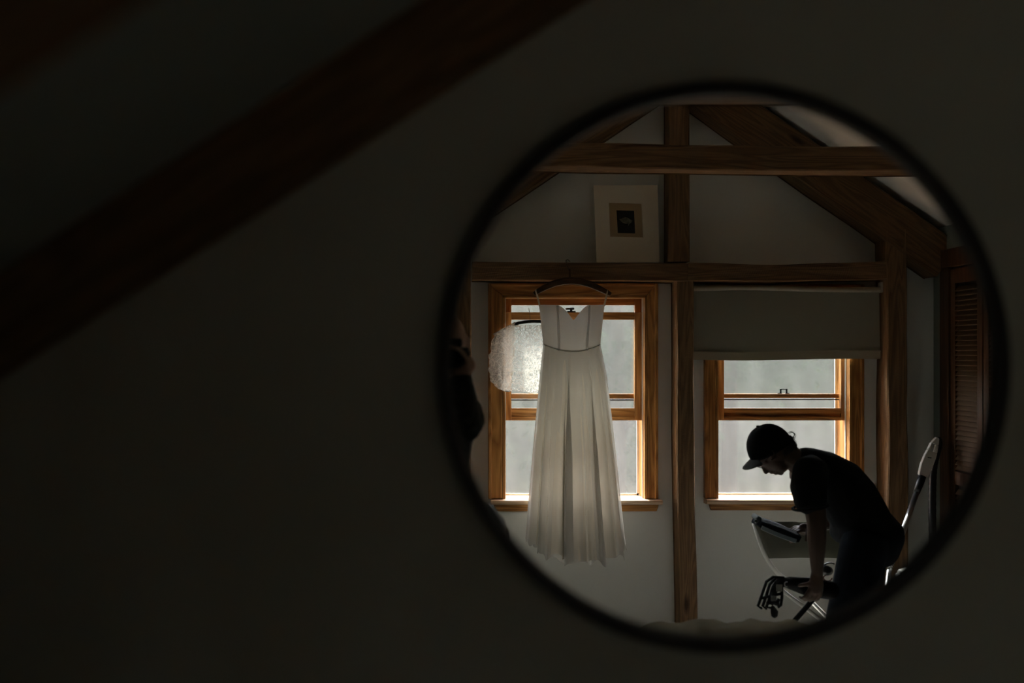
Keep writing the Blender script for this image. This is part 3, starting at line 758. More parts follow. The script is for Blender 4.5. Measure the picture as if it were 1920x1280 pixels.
# ------------------------------------------------------------------ bed with rumpled duvet
DUV = mat('linen_duvet', (.29, .26, .19), .95, spec=0, bump=.3, bscale=120)
bd = thing('bed', (.75, -1.35, .012), 'bed with a rumpled beige linen duvet', 'bed')
BX0, BX1, BY0, BY1 = .36, 1.44, RY(3.84), -.14
fr = MB().box((BX0 + .03, BY0 + .04, .20), (BX1 - .03, BY1, .30)).build('bed_frame', DOORW, bd, bevel=.01)
for sx in (BX0 + .08, BX1 - .08):
    for sy in (BY0 + .09, BY1 - .06):
        MB().box((sx - .03, sy - .03, .012), (sx + .03, sy + .03, .20)).build('leg', DOORW, bd, bevel=.004)
MB().box((BX0 + .02, BY0 + .03, .30), (BX1 - .02, BY1, .52)).build('mattress', mat('mattress_ticking', (.6, .58, .52), .9), bd, bevel=.03)
nx, ny = 90, 110
def duv(u, v):
    x = BX0 - .03 + (BX1 - BX0 + .06) * u; y = BY0 - .02 + (BY1 - BY0 + .0) * v
    e = min(u, 1 - u) * (BX1 - BX0 + .06); e2 = v * (BY1 - BY0)
    edge = 1 - math.exp(-(min(e, e2) / .045) ** 2) if True else 1
    h = .612 + .098 * math.exp(-((x - 1.03) / .42) ** 4) * (1 - .35 * min(1, v * 1.2)) + .035 * math.exp(-((x - .35) / .3) ** 2)
    h += .020 * noise.noise(Vector((x * 4, y * 4, 1))) + .020 * noise.noise(Vector((x * 9, y * 7, 5))) + .009 * noise.noise(Vector((x * 22, y * 18, 9)))
    low = .33 + .02 * noise.noise(Vector((x * 5, y * 5, 3)))
    return Vector((x, y, low + (h - low) * edge))
vv = [duv(i / nx, j / ny) for j in range(ny + 1) for i in range(nx + 1)]
ff = [(j*(nx+1)+i, j*(nx+1)+i+1, (j+1)*(nx+1)+i+1, (j+1)*(nx+1)+i) for j in range(ny) for i in range(nx)]
MB().add(vv, ff).build('duvet', DUV, bd, smooth=True, solid=.012)

# ------------------------------------------------------------------ folding chair with white tubes
CT = 5.16
ch = thing('folding_chair', Vector((XT(1500, CT), RY(CT) + .1, .012)), 'folding chair with white tube frame and grey fabric back', 'chair')
FABR = cloth('sling_fabric', (.13, .13, .105), 0, .18, weave=.3)
tr = .0115
def Q(px, py, t): return R(px, py, t)
left = [Q(1414, 981, CT), Q(1421, 1005, CT), Q(1432, 1035, CT), Q(1444, 1058, CT), Q(1458, 1074, CT + .02), Q(1476, 1088, CT + .06)]
MB().tube(left, tr, 10).build('back_tube', WHITEP, ch, smooth=True)
rgt = [p + Vector((.46, 0, 0)) for p in left]
MB().tube(rgt, tr, 10).build('back_tube', WHITEP, ch, smooth=True)
flr = .012 + tr
def legp(a, b): return MB().tube([a, b], tr * .9, 10)
La = Q(1458, 1100, CT - .12); 
bl_ = Q(1550, 1170, CT - .15); dl = (bl_ - La); bl_ = La + dl * ((La.z - flr) / (La.z - bl_.z))
legp(La, bl_).build('leg', WHITEP, ch, smooth=True)
La2 = Q(1516, 1122, CT - .05); b2 = Q(1550, 1156, CT - .1); d2 = b2 - La2; b2 = La2 + d2 * ((La2.z - flr) / (La2.z - b2.z))
legp(La2, b2).build('leg', WHITEP, ch, smooth=True)
La3 = Q(1535, 1120, CT + .1); b3 = Q(1478, 1180, CT + .1); d3 = b3 - La3; b3 = La3 + d3 * ((La3.z - flr) / (La3.z - b3.z))
legp(La3, b3).build('leg', WHITEP, ch, smooth=True)
La4 = La3 + Vector((.30, .05, .0)); legp(La4, Vector((La4.x - .05, La4.y, flr))).build('leg', WHITEP, ch, smooth=True)
g = MB()
prf = [(1413, 978), (1418, 990), (1425, 1008), (1432, 1026), (1442, 1047)]
rows = []
for i in range(17):
    u = i / 16; row = []
    for k, (x, y) in enumerate(prf):
        p = Q(x + (u * (.45 * F / CT)), y + (2 if k == 0 else 0) * u, CT - .012)
        p.y += -.02 * math.sin(PI * u) + .003 * math.sin(u * 20 + k)
        row.append(p)
    rows.append(row + [q + Vector((0, -.002, 0)) for q in reversed(row)])
g.loft(rows).build('back_fabric', FABR, ch, smooth=True)
st = [Vector((XT(1492, CT), RY(CT - .02), ZT(1092, CT))), Vector((XT(1492, CT) + .36, RY(CT - .02), ZT(1092, CT)))]
g = MB(); rows = []
for i in range(13):
    u = i / 12; p = st[0].lerp(st[1], u); s_ = -.02 * math.sin(PI * u)
    rows.append([p + Vector((0, 0, s_)), p + Vector((0, .28, s_ + .01)), p + Vector((0, .28, s_ + .007)), p + Vector((0, 0, s_ - .003))])
g.loft(rows).build('seat', FABR, ch, smooth=False)
for q in (0, 1):
    e = st[q]; MB().tube([e, e + Vector((0, .28, .01))], tr, 10).build('seat_rail', WHITEP, ch, smooth=True)

# ------------------------------------------------------------------ man leaning over
PT = 4.60
def M(px, py, dt=0.0): return R(px, py, PT + dt)
def Hh(px): return px * PT / F      # pixels to metres at his depth
RIGM = mat('matte_black_rig', (.006, .006, .007), .75, spec=.15)
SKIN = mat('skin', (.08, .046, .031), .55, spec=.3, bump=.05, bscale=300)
DARKC = mat('black_jersey', (.010, .011, .012), .95, spec=.08, bump=.15, bscale=350)
DENIM = mat('dark_denim', (.006, .009, .014), .9, spec=.1, bump=.2, bscale=500, vary=.3, vscale=30)
HAIRM = mat('dark_hair', (.012, .009, .007), .6, spec=.3, bump=.4, bscale=300)
CAPM = mat('black_cap_cloth', (.011, .012, .013), .9, spec=.1, bump=.2, bscale=400)
pm = thing('person', Vector((M(1612, 1100).x, RY(PT), .012)), 'man in black cap, glasses and dark T-shirt bending over', 'person')
fz = .012
nearO, farO = -.17, .17           # t offset of near (mirror side) and far shoulder
def fingers(mb, palm, d, side, curl, ln=.085, r=.0085, n_=4, thumb=None):
    """four bent fingers: palm centre, direction d, side vector, curl vector"""
    d = d.normalized(); side = side.normalized(); curl = curl.normalized()
    for k in range(n_):
        off = (k - 1.5) * .019; l = ln * (.86, 1.0, .95, .75)[k]
        a = palm + side * off + d * .03
        b = a + (d * .75 + curl * .35).normalized() * l * .42
        c = b + (d * .25 + curl * .95).normalized() * l * .34
        e = c + (-d * .35 + curl * .9).normalized() * l * .26
        mb.limb([palm + side * off * .7, a, b, c, e], [r*1.15, r*1.1, r, r*.92, r*.8], n=8)
    th = thumb or (d * .35 - side * .8 + curl * .3).normalized()
    a = palm - side * .03 - d * .01
    mb.limb([palm, a, a + th * .032, a + (th + curl * .6).normalized() * .058], [r*1.4, r*1.35, r*1.15, r*.9], n=8)
b = MB()
# head: skull, brow, cheek, jaw, nose, lips, chin, ears, neck
rt = Matrix.Rotation(math.radians(30), 3, 'Y')
b.ball(M(1445, 838), (Hh(41), .076, Hh(38)), 20, 14, rt)
b.ball(M(1447, 860), (Hh(30), .062, Hh(22)), 16, 12, rt)
b.ball(M(1430, 864), (Hh(12), .055, Hh(9)), 14, 10, rt)
b.ball(M(1460, 872), (Hh(17), .050, Hh(13)), 14, 10, rt)
b.limb([M(1472, 868), M(1463, 880), M(1461, 884)], [Hh(11), Hh(8.5), Hh(6.0)], [.046, .034, .020])
b.limb([M(1428, 868), M(1433, 879), M(1436, 884.5)], [Hh(3.4), Hh(4), Hh(4.2)], [.009, .012, .015])
b.ball(M(1446, 882.5), (Hh(4.0), .024, Hh(6)), 10, 8); b.ball(M(1454, 884.5), (Hh(3.6), .022, Hh(6)), 10, 8)
b.ball(M(1463.5, 886), (Hh(6), .016, Hh(5)), 10, 8)
b.limb([M(1474, 852), M(1492, 864), M(1512, 880)], [Hh(24), Hh(21.5), Hh(25)], [.062, .060, .08])
for s in (-1, 1):
    b.limb([M(1447, 848, s*.072), M(1450, 858, s*.074)], [Hh(6), Hh(4)], [.010, .008], n=10)
    b.ball(M(1424, 872, s*.030), (Hh(4), .012, Hh(3)), 10, 8)
# trunk and limbs under the clothes
b.limb([M(1520, 884), M(1560, 905), M(1600, 950), M(1635, 1005)], [Hh(38), Hh(40), Hh(38), Hh(38)], [.15, .15, .135, .145])
sh_n, el_n, wr_n, ha_n = M(1520, 885, nearO - .01), M(1531, 978, nearO - .06), M(1532, 1073, nearO - .03), M(1530, 1096, nearO - .03)
b.limb([sh_n, (sh_n + el_n)/2, el_n], [.054, .050, .043]); b.limb([el_n, (el_n*.6 + wr_n*.4), wr_n], [.043, .040, .025])
b.limb([wr_n, ha_n, M(1530, 1103, nearO - .03)], [.026, .034, .033], [.020, .020, .017])
fingers(b, M(1531, 1100, nearO - .03), Vector((-.35, 0, -1)), Vector((1, 0, -.2)), Vector((-.3, -.9, -.3)), ln=.075)
sh_f, el_f, wr_f = M(1525, 885, farO), M(1556, 975, farO + .06), M(1516, 992, farO + .04)
b.limb([sh_f, (sh_f + el_f)/2, el_f], [.054, .047, .041]); b.limb([el_f, (el_f + wr_f)/2, wr_f], [.041, .034, .024])
b.limb([wr_f, M(1506, 992, farO + .03)], [.026, .030], [.020, .018])
fingers(b, M(1506, 991, farO + .03), Vector((-1, 0, -.1)), Vector((0, -1, .2)), Vector((-.2, .2, -1)), ln=.078)
for s, dx in ((nearO + .07, 0), (farO - .07, 26)):
    hp, kn, an = M(1632, 1015, s), M(1583 + dx, 1165, s - .01), M(1612 + dx, 1335, s)
    an.z = fz + .10
    b.limb([hp, (hp + kn)/2, kn], [.075, .070, .052]); b.limb([kn, kn.lerp(an, .35), an], [.05, .052, .036])
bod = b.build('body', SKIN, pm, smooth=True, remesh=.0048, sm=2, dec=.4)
# ear rim
for s in (-1, 1):
    pts = [M(1446 + 5.5*math.sin(k*.55), 853 - 9*math.cos(k*.55), s*.083) for k in range(7)]
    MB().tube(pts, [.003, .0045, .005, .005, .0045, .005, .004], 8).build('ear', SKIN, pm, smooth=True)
# T-shirt
b = MB()
b.limb([M(1519, 874), M(1540, 882), M(1566, 903), M(1590, 932), M(1607, 962), M(1622, 992)], [Hh(35), Hh(40), Hh(50), Hh(52), Hh(52), Hh(52)], [.145, .175, .175, .165, .165, .17], n=20)
b.limb([M(1502, 866), M(1513, 862)], [Hh(22), Hh(24)], [.075, .11])
b.limb([M(1600, 950), M(1620, 985), M(1640, 1000)], [Hh(40), Hh(50), Hh(44)], [.16, .172, .16])
b.limb([M(1520, 884, nearO + .01), M(1516, 915, nearO - .02), M(1519, 938, nearO - .04)], [.078, .080, .070], n=16)
b.limb([M(1525, 884, farO), M(1530, 930, farO + .02)], [.075, .062], n=16)
b.limb([M(1585, 985), M(1578, 1004)], [Hh(24), Hh(15)], [.14, .12])
shirt = b.build('t_shirt', DARKC, pm, smooth=True, remesh=.0075, sm=4, dec=.5)
pts = [M(1497 + 17*math.cos(a) , 862 + 22*math.sin(a), .0) + Vector((0, .0, 0)) for a in [0]]
# sleeve hem ring
ring = [M(1519, 950, nearO - .045) + Vector((.074*math.cos(2*PI*k/20), .072*math.sin(2*PI*k/20), .012*math.cos(2*PI*k/20))) for k in range(21)]
MB().tube(ring, .006, 6, cap=False).build('sleeve_hem', DARKC, shirt, smooth=True)
# trousers
b = MB()
b.limb([M(1640, 1000), M(1634, 1020)], [Hh(50), Hh(48)], [.165, .165], n=16)
for s, dx in ((nearO + .07, 0), (farO - .07, 26)):
    hp, kn, an = M(1622, 1020, s), M(1584 + dx, 1160, s - .01), M(1612 + dx, 1335, s); an.z = fz + .05
    b.limb([hp, hp.lerp(kn, .35), hp.lerp(kn, .7), kn], [.105, .098, .088, .082], n=16)
    b.limb([kn, kn.lerp(an, .4), an], [.078, .074, .062], n=16)
b.build('trousers', DENIM, pm, smooth=True, remesh=.009, sm=4, dec=.5)
for s, dx in ((nearO + .07, 0), (farO - .07, 26)):
    c = M(1612 + dx, 1335, s); c.z = fz + .045
    q = MB(); q.limb([c + Vector((.05, 0, 0)), c + Vector((-.06, 0, 0)), c + Vector((-.17, 0, -.008))], [.045, .043, .036], [.042, .045, .043])
    q.box(c + Vector((-.19, -.042, -.045)), c + Vector((.085, .042, -.028)))
    q.build('shoe', BLACKP, pm, smooth=True, remesh=.006, sm=3, dec=.5)
# belt loop / waistband
# cap
cap = MB(); rings = []
c0 = M(1445, 841); up = Vector((-.496, 0, .868)).normalized(); fw = Vector((-.868, 0, -.496)).normalized(); sd_ = Vector((0, 1, 0))
for i in range(13):
    th = PI/2 * (1 - i/12.0) * 1.0
    ring = []
    for j in range(28):
        a = 2*PI*j/28
        rx = Hh(42.5) * math.cos(th)**.9; h = Hh(47.5) * math.sin(th)
        seam = 1 + .006 * abs(math.cos(3*a))
        ring.append(c0 + fw * (rx * math.cos(a) * seam) + sd_ * (.088 * math.cos(th)**.85 * math.sin(a) * seam) + up * h)
    rings.append(ring)
rings.append([p - up * .010 for p in rings[-1]])
CAP = cap.loft(rings, cap=True).build('cap', CAPM, pm, smooth=True)
MB().ball(c0 + up * (Hh(47.5) + .001), (.009, .009, .006)).build('cap_button', CAPM, CAP, smooth=True)
# brim: curved plate from the cap front to its tip
tipd = (M(1392, 879) - M(1412, 862)); rings = []
for i in range(9):
    u = i / 8; hw = .082 * math.sqrt(max(.02, 1 - u**2.4)); row = []
    for j in range(13):
        w = -1 + j / 6
        p = M(1413, 856) + (M(1393, 878.5) - M(1413, 856)) * u
        drop = (M(1420, 874) - M(1410, 858)) * (w * w * .60) * (1 - u * .85)
        row.append(p + Vector((0, w * hw, 0)) + drop)
    rings.append(row + [q + Vector((.003, 0, -.001)) for q in reversed(row)])
MB().loft(rings).build('cap_brim', mat('brim_cloth', (.030, .034, .032), .85), CAP, smooth=True)
# hair at the nape, curls
b = MB()
rnd = random.Random(5)
b.limb([M(1462, 845), M(1476, 838), M(1484, 833)], [Hh(14), Hh(13), Hh(8)], [.074, .068, .05])
for k in range(110):
    a = rnd.uniform(0, 1); s = rnd.uniform(-.060, .060)
    base = M(1477 + 14*a, 818 + 22*a + rnd.uniform(-3, 3), s)
    dirx = Vector((rnd.uniform(.3, 1), rnd.uniform(-.4, .4) + s*4, rnd.uniform(-.8, .35))).normalized()
    l = rnd.uniform(.014, .026); n_ = dirx.orthogonal().normalized()
    pts = [base + dirx * l * (i/5) + n_ * .004 * math.sin(i*1.4 + k) for i in range(6)]
    b.tube(pts, [.0030, .0030, .0027, .0022, .0016, .0008], 5)
curl = [M(1483 + 6.5*math.cos(a), 819 - 4 - 6.0*math.sin(a), -.01) for a in [2.6 - .5*i for i in range(9)]]
b.tube(curl, [.0012, .0016, .002, .0024, .0026, .0026, .0024, .002, .0018], 6)
b.tube([p + Vector((.004, .006, -.003)) for p in curl], .0014, 5)
b.build('hair', HAIRM, pm, smooth=True)
# glasses
b = MB()
for s in (-1, 1):
    cc = M(1422.5, 875.2, s*.032); ux = (M(1430, 877.5) - M(1408, 868.5)).normalized()
    ux2 = Vector((.30, .0, -.1)); e1 = Vector((0, 1, 0)); 
    e2 = (M(1428, 877) - M(1413, 872.5)).normalized()
    ring = [cc + e1 * (.024*math.cos(2*PI*k/24)) + e2 * (.021*math.sin(2*PI*k/24)) for k in range(25)]
    b.tube(ring, .0017, 6, cap=False)
    b.tube([M(1424, 871, s*.056), M(1436, 862, s*.074), M(1448, 850, s*.080)], .0017, 6)
b.tube([M(1420, 874, -.009), M(1421.5, 876, 0), M(1420, 874, .009)], .0016, 6)
b.build('glasses', BLACKP, pm, smooth=True)

# ------------------------------------------------------------------ folded pad held in the far hand
pdp = thing('folded_mat', M(1470, 1000, farO), 'dark folded pad with pale blue edge held over the chair', 'mat')
P0, P1 = R(1418, 976, 4.80), R(1492, 1005, 4.80)
ax = (P1 - P0).normalized(); nn = Vector((-ax.z, 0, ax.x)); nn = nn if nn.z > 0 else -nn
g = MB(); rings = []
for i in range(10):
    u = i / 9; c = P0.lerp(P1, u); h = .020 + .006 * math.sin(PI * u)
    rings.append([c - nn*h + Vector((0, .07, 0)), c + nn*h*.5 + Vector((0, .08, 0)), c + nn*h + Vector((0, .03, 0)), c + nn*h + Vector((0, -.06, 0)), c - nn*h + Vector((0, -.07, 0))])
g.loft(rings).build('pad', mat('navy_pad', (.006, .009, .013), .9, spec=.1, bump=.2, bscale=90), pdp, smooth=False, bevel=.006)
BLU = mat('pale_blue_edge', (.22, .27, .30), .6)
g = MB(); rings = []
for i in range(8):
    u = .04 + .86 * i / 7; c = P0.lerp(P1, u) - nn * (.021 + .004*math.sin(PI*u)) + Vector((0, .076, 0))
    rings.append([c + nn*.014, c + nn*.014 + Vector((0, .006, 0)), c - nn*.004 + Vector((0, .008, 0)), c - nn*.006])
g.loft(rings).build('edge_binding', BLU, pdp)
g = MB(); c = R(1414, 974, 4.80)
g.limb([c + Vector((.01, .04, .01)), c + Vector((.012, -.04, .012))], [.014, .013]); g.limb([c + Vector((.0, .04, -.002)), R(1409.5, 973.5, 4.8) + Vector((0, .05, 0))], [.008, .004])
g.build('strap_end', mat('grey_webbing', (.12, .13, .12), .8), pdp, smooth=True)

# ------------------------------------------------------------------ black slotted rig in the near hand
RT_ = PT + nearO + .025
def G(px, py, dt=0): return R(px, py, RT_ + dt)
rg_ = thing('camera_rig', G(1500, 1110), 'black camera rig with slotted cage and rod gripped in one hand', 'camera equipment')
b = MB()
b.limb([G(1462, 1089), G(1480, 1093), G(1505, 1099), G(1530, 1103), G(1556, 1106)], [.018, .026, .036, .042, .042], [.020, .028, .034, .036, .034], n=14)
b.limb([G(1480, 1084), G(1512, 1086), G(1540, 1088)], [.008, .009, .008], [.012, .012, .012])
b.build('body', RIGM, rg_, smooth=True, remesh=.005, sm=2, dec=.5)
MB().tube([G(1524, 1124), G(1506, 1145), G(1484, 1170)], .0115, 10).build('rod', RIGM, rg_, smooth=True)
# cage ribs
b = MB()
ribs = [([(1470, 1083), (1450, 1081), (1437, 1090), (1430, 1110), (1421, 1136), (1428, 1140)], .0),
        ([(1468, 1084), (1452, 1085), (1443, 1095), (1437, 1115), (1430, 1136), (1437, 1141)], .02),
        ([(1468, 1086), (1455, 1089), (1449, 1100), (1444, 1118), (1437, 1138), (1444, 1139)], .035),
        ([(1469, 1088), (1459, 1093), (1455, 1105), (1452, 1122), (1447, 1134)], .0),
        ([(1470, 1088), (1466, 1100), (1466, 1120), (1464, 1134), (1460, 1138), (1458, 1130), (1460, 1122)], -.01)]
for pl, dt in ribs:
    b.tube([G(x, y, dt) for x, y in pl], [.007] + [.0058]*(len(pl)-1), 7, up=(0,1,0), r2=[.012]*len(pl))
b.limb([G(1425, 1122), G(1448, 1116), G(1466, 1112)], [.005, .006, .006], [.012]*3)
b.build('slotted_cage', RIGM, rg_, smooth=True)
b = MB(); b.limb([G(1450, 1108, -.02), G(1458, 1100, -.02), G(1464, 1093, -.02)], [.015, .016, .012], [.010]*3); b.limb([G(1446, 1124, -.02), G(1456, 1130, -.02)], [.014, .013], [.010]*2)
b.limb([G(1440, 1130, -.02), G(1446, 1128, -.02)], [.009, .011], [.008]*2)
b.build('clamp', RIGM, rg_, smooth=True)
MB().limb([G(1449, 1139, -.01), G(1452, 1147, -.01), G(1452, 1152, -.01)], [.010, .017, .015], [.012, .016, .014]).build('knob', RIGM, rg_, smooth=True)
GREYP = mat('grey_plastic', (.16, .16, .15), .45)
b = MB(); b.box(G(1456, 1096, -.035), G(1466, 1108, -.028)); b.build('plate', GREYP, rg_)
b = MB(); b.box(G(1446, 1117, -.035), G(1455, 1126, -.029)); b.build('plate', GREYP, rg_)
ring = [G(1475 + 4*math.cos(a), 1095 + 4.6*math.sin(a), -.035) for a in [1.2 + .3*k for k in range(14)]]
MB().tube(ring, .0022, 6).build('ring', mat('silver_trim', (.5, .52, .52), .3, metal=1), rg_, smooth=True)

# headphones hanging behind his forearm
hpn = thing('headphones', M(1556, 1075, .1), 'black headphones hanging behind the man\'s wrist', 'headphones')
band = [M(1543 + 0, 1062, .06)] + [M(1556 - 13*math.cos(a), 1064 - 9*math.sin(a), .06) for a in [.15*k for k in range(1, 16)]]
MB().tube(band, .0035, 7, up=(0,1,0), r2=.007).build('headband', BLACKP, hpn, smooth=True)
MB().limb([M(1549, 1069, .05), M(1553, 1070, .09)], [.024, .022], n=14).build('ear_cup', BLACKP, hpn, smooth=True)
cab = [M(1552 + 8*math.cos(a), 1083 + 6*math.sin(a), .06) for a in [.5*k for k in range(11)]]
MB().tube(cab, .003, 6).build('cable', mat('red_cable', (.10, .018, .012), .5), hpn, smooth=True)

# ------------------------------------------------------------------ vacuum cleaner by the side wall
VT = 5.28
vc = thing('vacuum_cleaner', Vector((XT(1690, VT), RY(VT) + .1, .012)), 'vacuum cleaner with chrome wand and white grip leaning beside the post', 'vacuum cleaner')
def VP(px, py, dt=0): return R(px, py, VT + dt)
wa, wb = VP(1719, 922, .04), VP(1667, 1070, -.25)
b = MB().tube([wa, wa.lerp(wb, .70)], .0145, 14); b.build('wand', CHROME, vc, smooth=True)
MB().tube([wa.lerp(wb, .68), wa.lerp(wb, .80)], .018, 12).build('wand_joint', BLACKP, vc, smooth=True)
MB().tube([wa.lerp(wb, .80), wb], .0125, 12).build('wand', CHROME, vc, smooth=True)
for k in range(6):
    u = .84 + .025 * k; p = wa.lerp(wb, u); MB().tube([p, wa.lerp(wb, u + .006)], .0135, 10).build('notch', BLACKP, vc)
fl_ = wb + (wb - wa).normalized() * 1; low = wb + (wb - wa) * ((wb.z - .06) / (wa.z - wb.z))
low = Vector((min(max(low.x, 1.9), 2.2), low.y, .075))
MB().tube([wb, low], .0125, 10).build('wand', CHROME, vc, smooth=True)
MB().limb([low + Vector((-.13, 0, -.03)), low + Vector((.13, 0, -.03))], [.032, .032], [.06, .06]).build('floor_head', BLACKP, vc, smooth=True)
MB().tube([VP(1729, 893, .06), VP(1725, 905, .05), VP(1718, 924, .04)], [.021, .020, .017], 12).build('collar', BLACKP, vc, smooth=True)
# white grip with an oval hole
hp_ = [(1757, 820, .008), (1754, 827, .016), (1751.5, 832, .021), (1747, 846, .027), (1743, 856, .031), (1736, 873, .031), (1730, 893, .026)]
def gripside(sgn):
    return [VP(x, y, .075 - (y - 821) * .0002) + Vector((sgn * r * .95, 0, -sgn * r * .35)) for x, y, r in hp_]
Ls, Rs = gripside(-1), gripside(1)
g = MB(); yt = .017
# side walls of the grip around the slot between stations 1 and 4
def mixp(i, u): return Ls[i].lerp(Rs[i], u)
def bar(idx, u0, u1):
    rings = []
    for i in idx:
        a_, b_ = mixp(i, u0), mixp(i, u1)
        rings.append([a_ + Vector((0, yt*.7, 0)), b_ + Vector((0, yt*.7, 0)), b_ - Vector((0, yt*.7, 0)), a_ - Vector((0, yt*.7, 0))])
    g.loft(rings)
bar([0, 1, 2], 0, 1); bar([2, 3], 0, .30); bar([2, 3], .70, 1); bar([3, 4, 5, 6], 0, 1)
g.build('grip', WHITEP, vc, bevel=.004, smooth=False)
p = VP(1741, 857, .06); MB().limb([p + Vector((-.010, .016, 0)), p + Vector((.006, .016, -.002))], [.003, .003], [.004, .004]).build('button', BLACKP, vc)
# hose falling along the wall
hs = [VP(1757, 822, .09), VP(1759, 835, .10), VP(1750, 880, .11), VP(1748, 950, .1), VP(1748, 1050, .06), VP(1735, 1120, -.02), VP(1700, 1180, -.1)]
sm_ = []
for i in range(len(hs) - 1):
    for k in range(12):
        u = k / 12; p0, p1, p2, p3 = hs[max(i-1, 0)], hs[i], hs[i+1], hs[min(i+2, len(hs)-1)]
        sm_.append(.5*((2*p1) + (-p0+p2)*u + (2*p0-5*p1+4*p2-p3)*u*u + (-p0+3*p1-3*p2+p3)*u**3))
MB().tube(sm_, [.019 + .0015 * (i % 2) for i in range(len(sm_))], 12).build('hose', BLACKP, vc, smooth=True)
cb = Vector((XT(1700, 4.85), RY(4.85), .0))
b = MB(); b.ball(Vector((cb.x + .06, cb.y, .38)), (.17, .15, .20), 20, 14); b.ball(Vector((cb.x + .06, cb.y, .24)), (.19, .17, .16), 20, 14)
b.build('canister', BLACKP, vc, smooth=True, remesh=.008, sm=3, dec=.5)
b = MB(); b.limb([Vector((cb.x - .06, cb.y, .52)), R(1692, 1072, 4.85), R(1712, 1068, 4.85), Vector((cb.x + .14, cb.y, .62))], [.018, .022, .020, .018], [.03]*4)
b.build('carry_handle', GREYP, vc, smooth=True, remesh=.005, sm=2, dec=.5)
b = MB().tube([R(1690, 1074, 4.84), R(1696, 1090, 4.84), R(1690, 1110, 4.84)], [.03, .034, .036], 12); b.build('hose_socket', BLACKP, vc, smooth=True)
for sx in (-.10, .20):
    MB().tube([Vector((cb.x + sx, cb.y - .14, .075)), Vector((cb.x + sx, cb.y + .14, .075))], .062, 18).build('wheel', BLACKP, vc, smooth=False)
MB().limb([Vector((cb.x - .02, cb.y, .56)), Vector((cb.x + .06, cb.y, .55))], [.03, .03], [.05, .05]).build('latch', GREYP, vc, smooth=True)

# ------------------------------------------------------------------ photographer with the camera
FT = 3.30
def Pp(px, py, dt=0.0): return R(px, py, FT + dt)
SW = mat('charcoal_knit', (.045, .050, .050), .95, spec=.1, bump=.8, bscale=90, col2=(.11, .115, .11), vscale=40)
pg = thing('person', Vector((-.10, -2.0, .012)), 'photographer with shaved head and dark sweater holding a camera to the eye', 'person')
b = MB(); hc = Vector((-.040, -1.905, 1.745))
b.ball(hc + Vector((0, 0, .015)), (.077, .098, .100), 20, 14); b.ball(hc + Vector((0, .030, -.055)), (.058, .062, .068), 16, 12)
b.ball(hc + Vector((0, .055, -.085)), (.030, .030, .028)); b.limb([hc + Vector((0, .088, .0)), hc + Vector((0, .112, -.038))], [.010, .015])
b.ball(hc + Vector((0, .083, -.065)), (.024, .014, .010)); b.ball(hc + Vector((0, .080, .025)), (.05, .018, .014))
for s in (-1, 1): b.limb([hc + Vector((s*.078, -.005, .018)), hc + Vector((s*.080, .0, -.022))], [.014, .010], [.018, .012])
b.limb([hc + Vector((0, -.01, -.06)), hc + Vector((0, -.03, -.17))], [.055, .062])
b.limb([Vector((-.10, -1.94, 1.50)), Vector((-.12, -1.95, 1.25)), Vector((-.12, -1.95, .98))], [.17, .15, .155], [.11, .11, .115])
# his arms: near-side arm reaches the camera from the elbow out at the side
wl1, el1, sh1 = Pp(866, 700, .05), Pp(869, 800, .08), Vector((.03, -1.93, 1.50))
b.limb([sh1, (sh1 + el1)/2, el1], [.05, .046, .040]); b.limb([el1, (el1 + wl1)/2, wl1], [.042, .036, .026])
wl2, el2, sh2 = Vector((-.075, -1.77, 1.60)), Vector((-.24, -1.80, 1.36)), Vector((-.26, -1.94, 1.50))
b.limb([sh2, el2], [.05, .042]); b.limb([el2, wl2], [.040, .026])
b.limb([wl1, Pp(874, 684, .06)], [.027, .034], [.02, .022]); fingers(b, Pp(874, 682, .05), Vector((-.45, .1, 1)), Vector((.25, 1, .1)), Vector((-1, .1, .15)), ln=.08)
b.limb([wl2, Vector((-.05, -1.75, 1.64))], [.027, .033]); fingers(b, Vector((-.045, -1.745, 1.645)), Vector((1, .1, .3)), Vector((0, 1, 0)), Vector((.2, 0, 1)), ln=.08)
for s in (-1, 1):
    b.limb([Vector((-.12 + s*.095, -1.95, .95)), Vector((-.12 + s*.11, -1.93, .52)), Vector((-.12 + s*.12, -1.96, .10))], [.085, .058, .04])
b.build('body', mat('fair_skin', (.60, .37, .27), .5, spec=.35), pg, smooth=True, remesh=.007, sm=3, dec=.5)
b = MB()
b.limb([Vector((-.10, -1.95, 1.50)), Vector((-.12, -1.95, 1.30)), Vector((-.12, -1.955, 1.10)), Vector((-.12, -1.955, .98))], [.18, .165, .165, .175], [.125, .125, .13, .135], n=18)
b.limb([hc + Vector((0, -.03, -.13)), hc + Vector((0, -.03, -.17))], [.075, .10])
b.limb([sh1, (sh1 + el1)/2 + Vector((.01, 0, 0)), el1], [.070, .066, .058]); b.limb([el1, (el1 + wl1)/2, Pp(867, 714, .05)], [.062, .052, .036])
b.limb([sh2, el2], [.075, .062]); b.limb([el2, (el2 + wl2)/2, wl2.lerp(el2, .2)], [.06, .05, .036])
b.build('sweater', SW, pg, smooth=True, remesh=.009, sm=3, dec=.5)
b = MB()
for s in (-1, 1):
    b.limb([Vector((-.12 + s*.085, -1.955, .97)), Vector((-.12 + s*.10, -1.935, .52)), Vector((-.12 + s*.12, -1.96, .06))], [.115, .085, .068], n=16)
b.build('trousers', DENIM, pg, smooth=True, remesh=.01, sm=3, dec=.5)
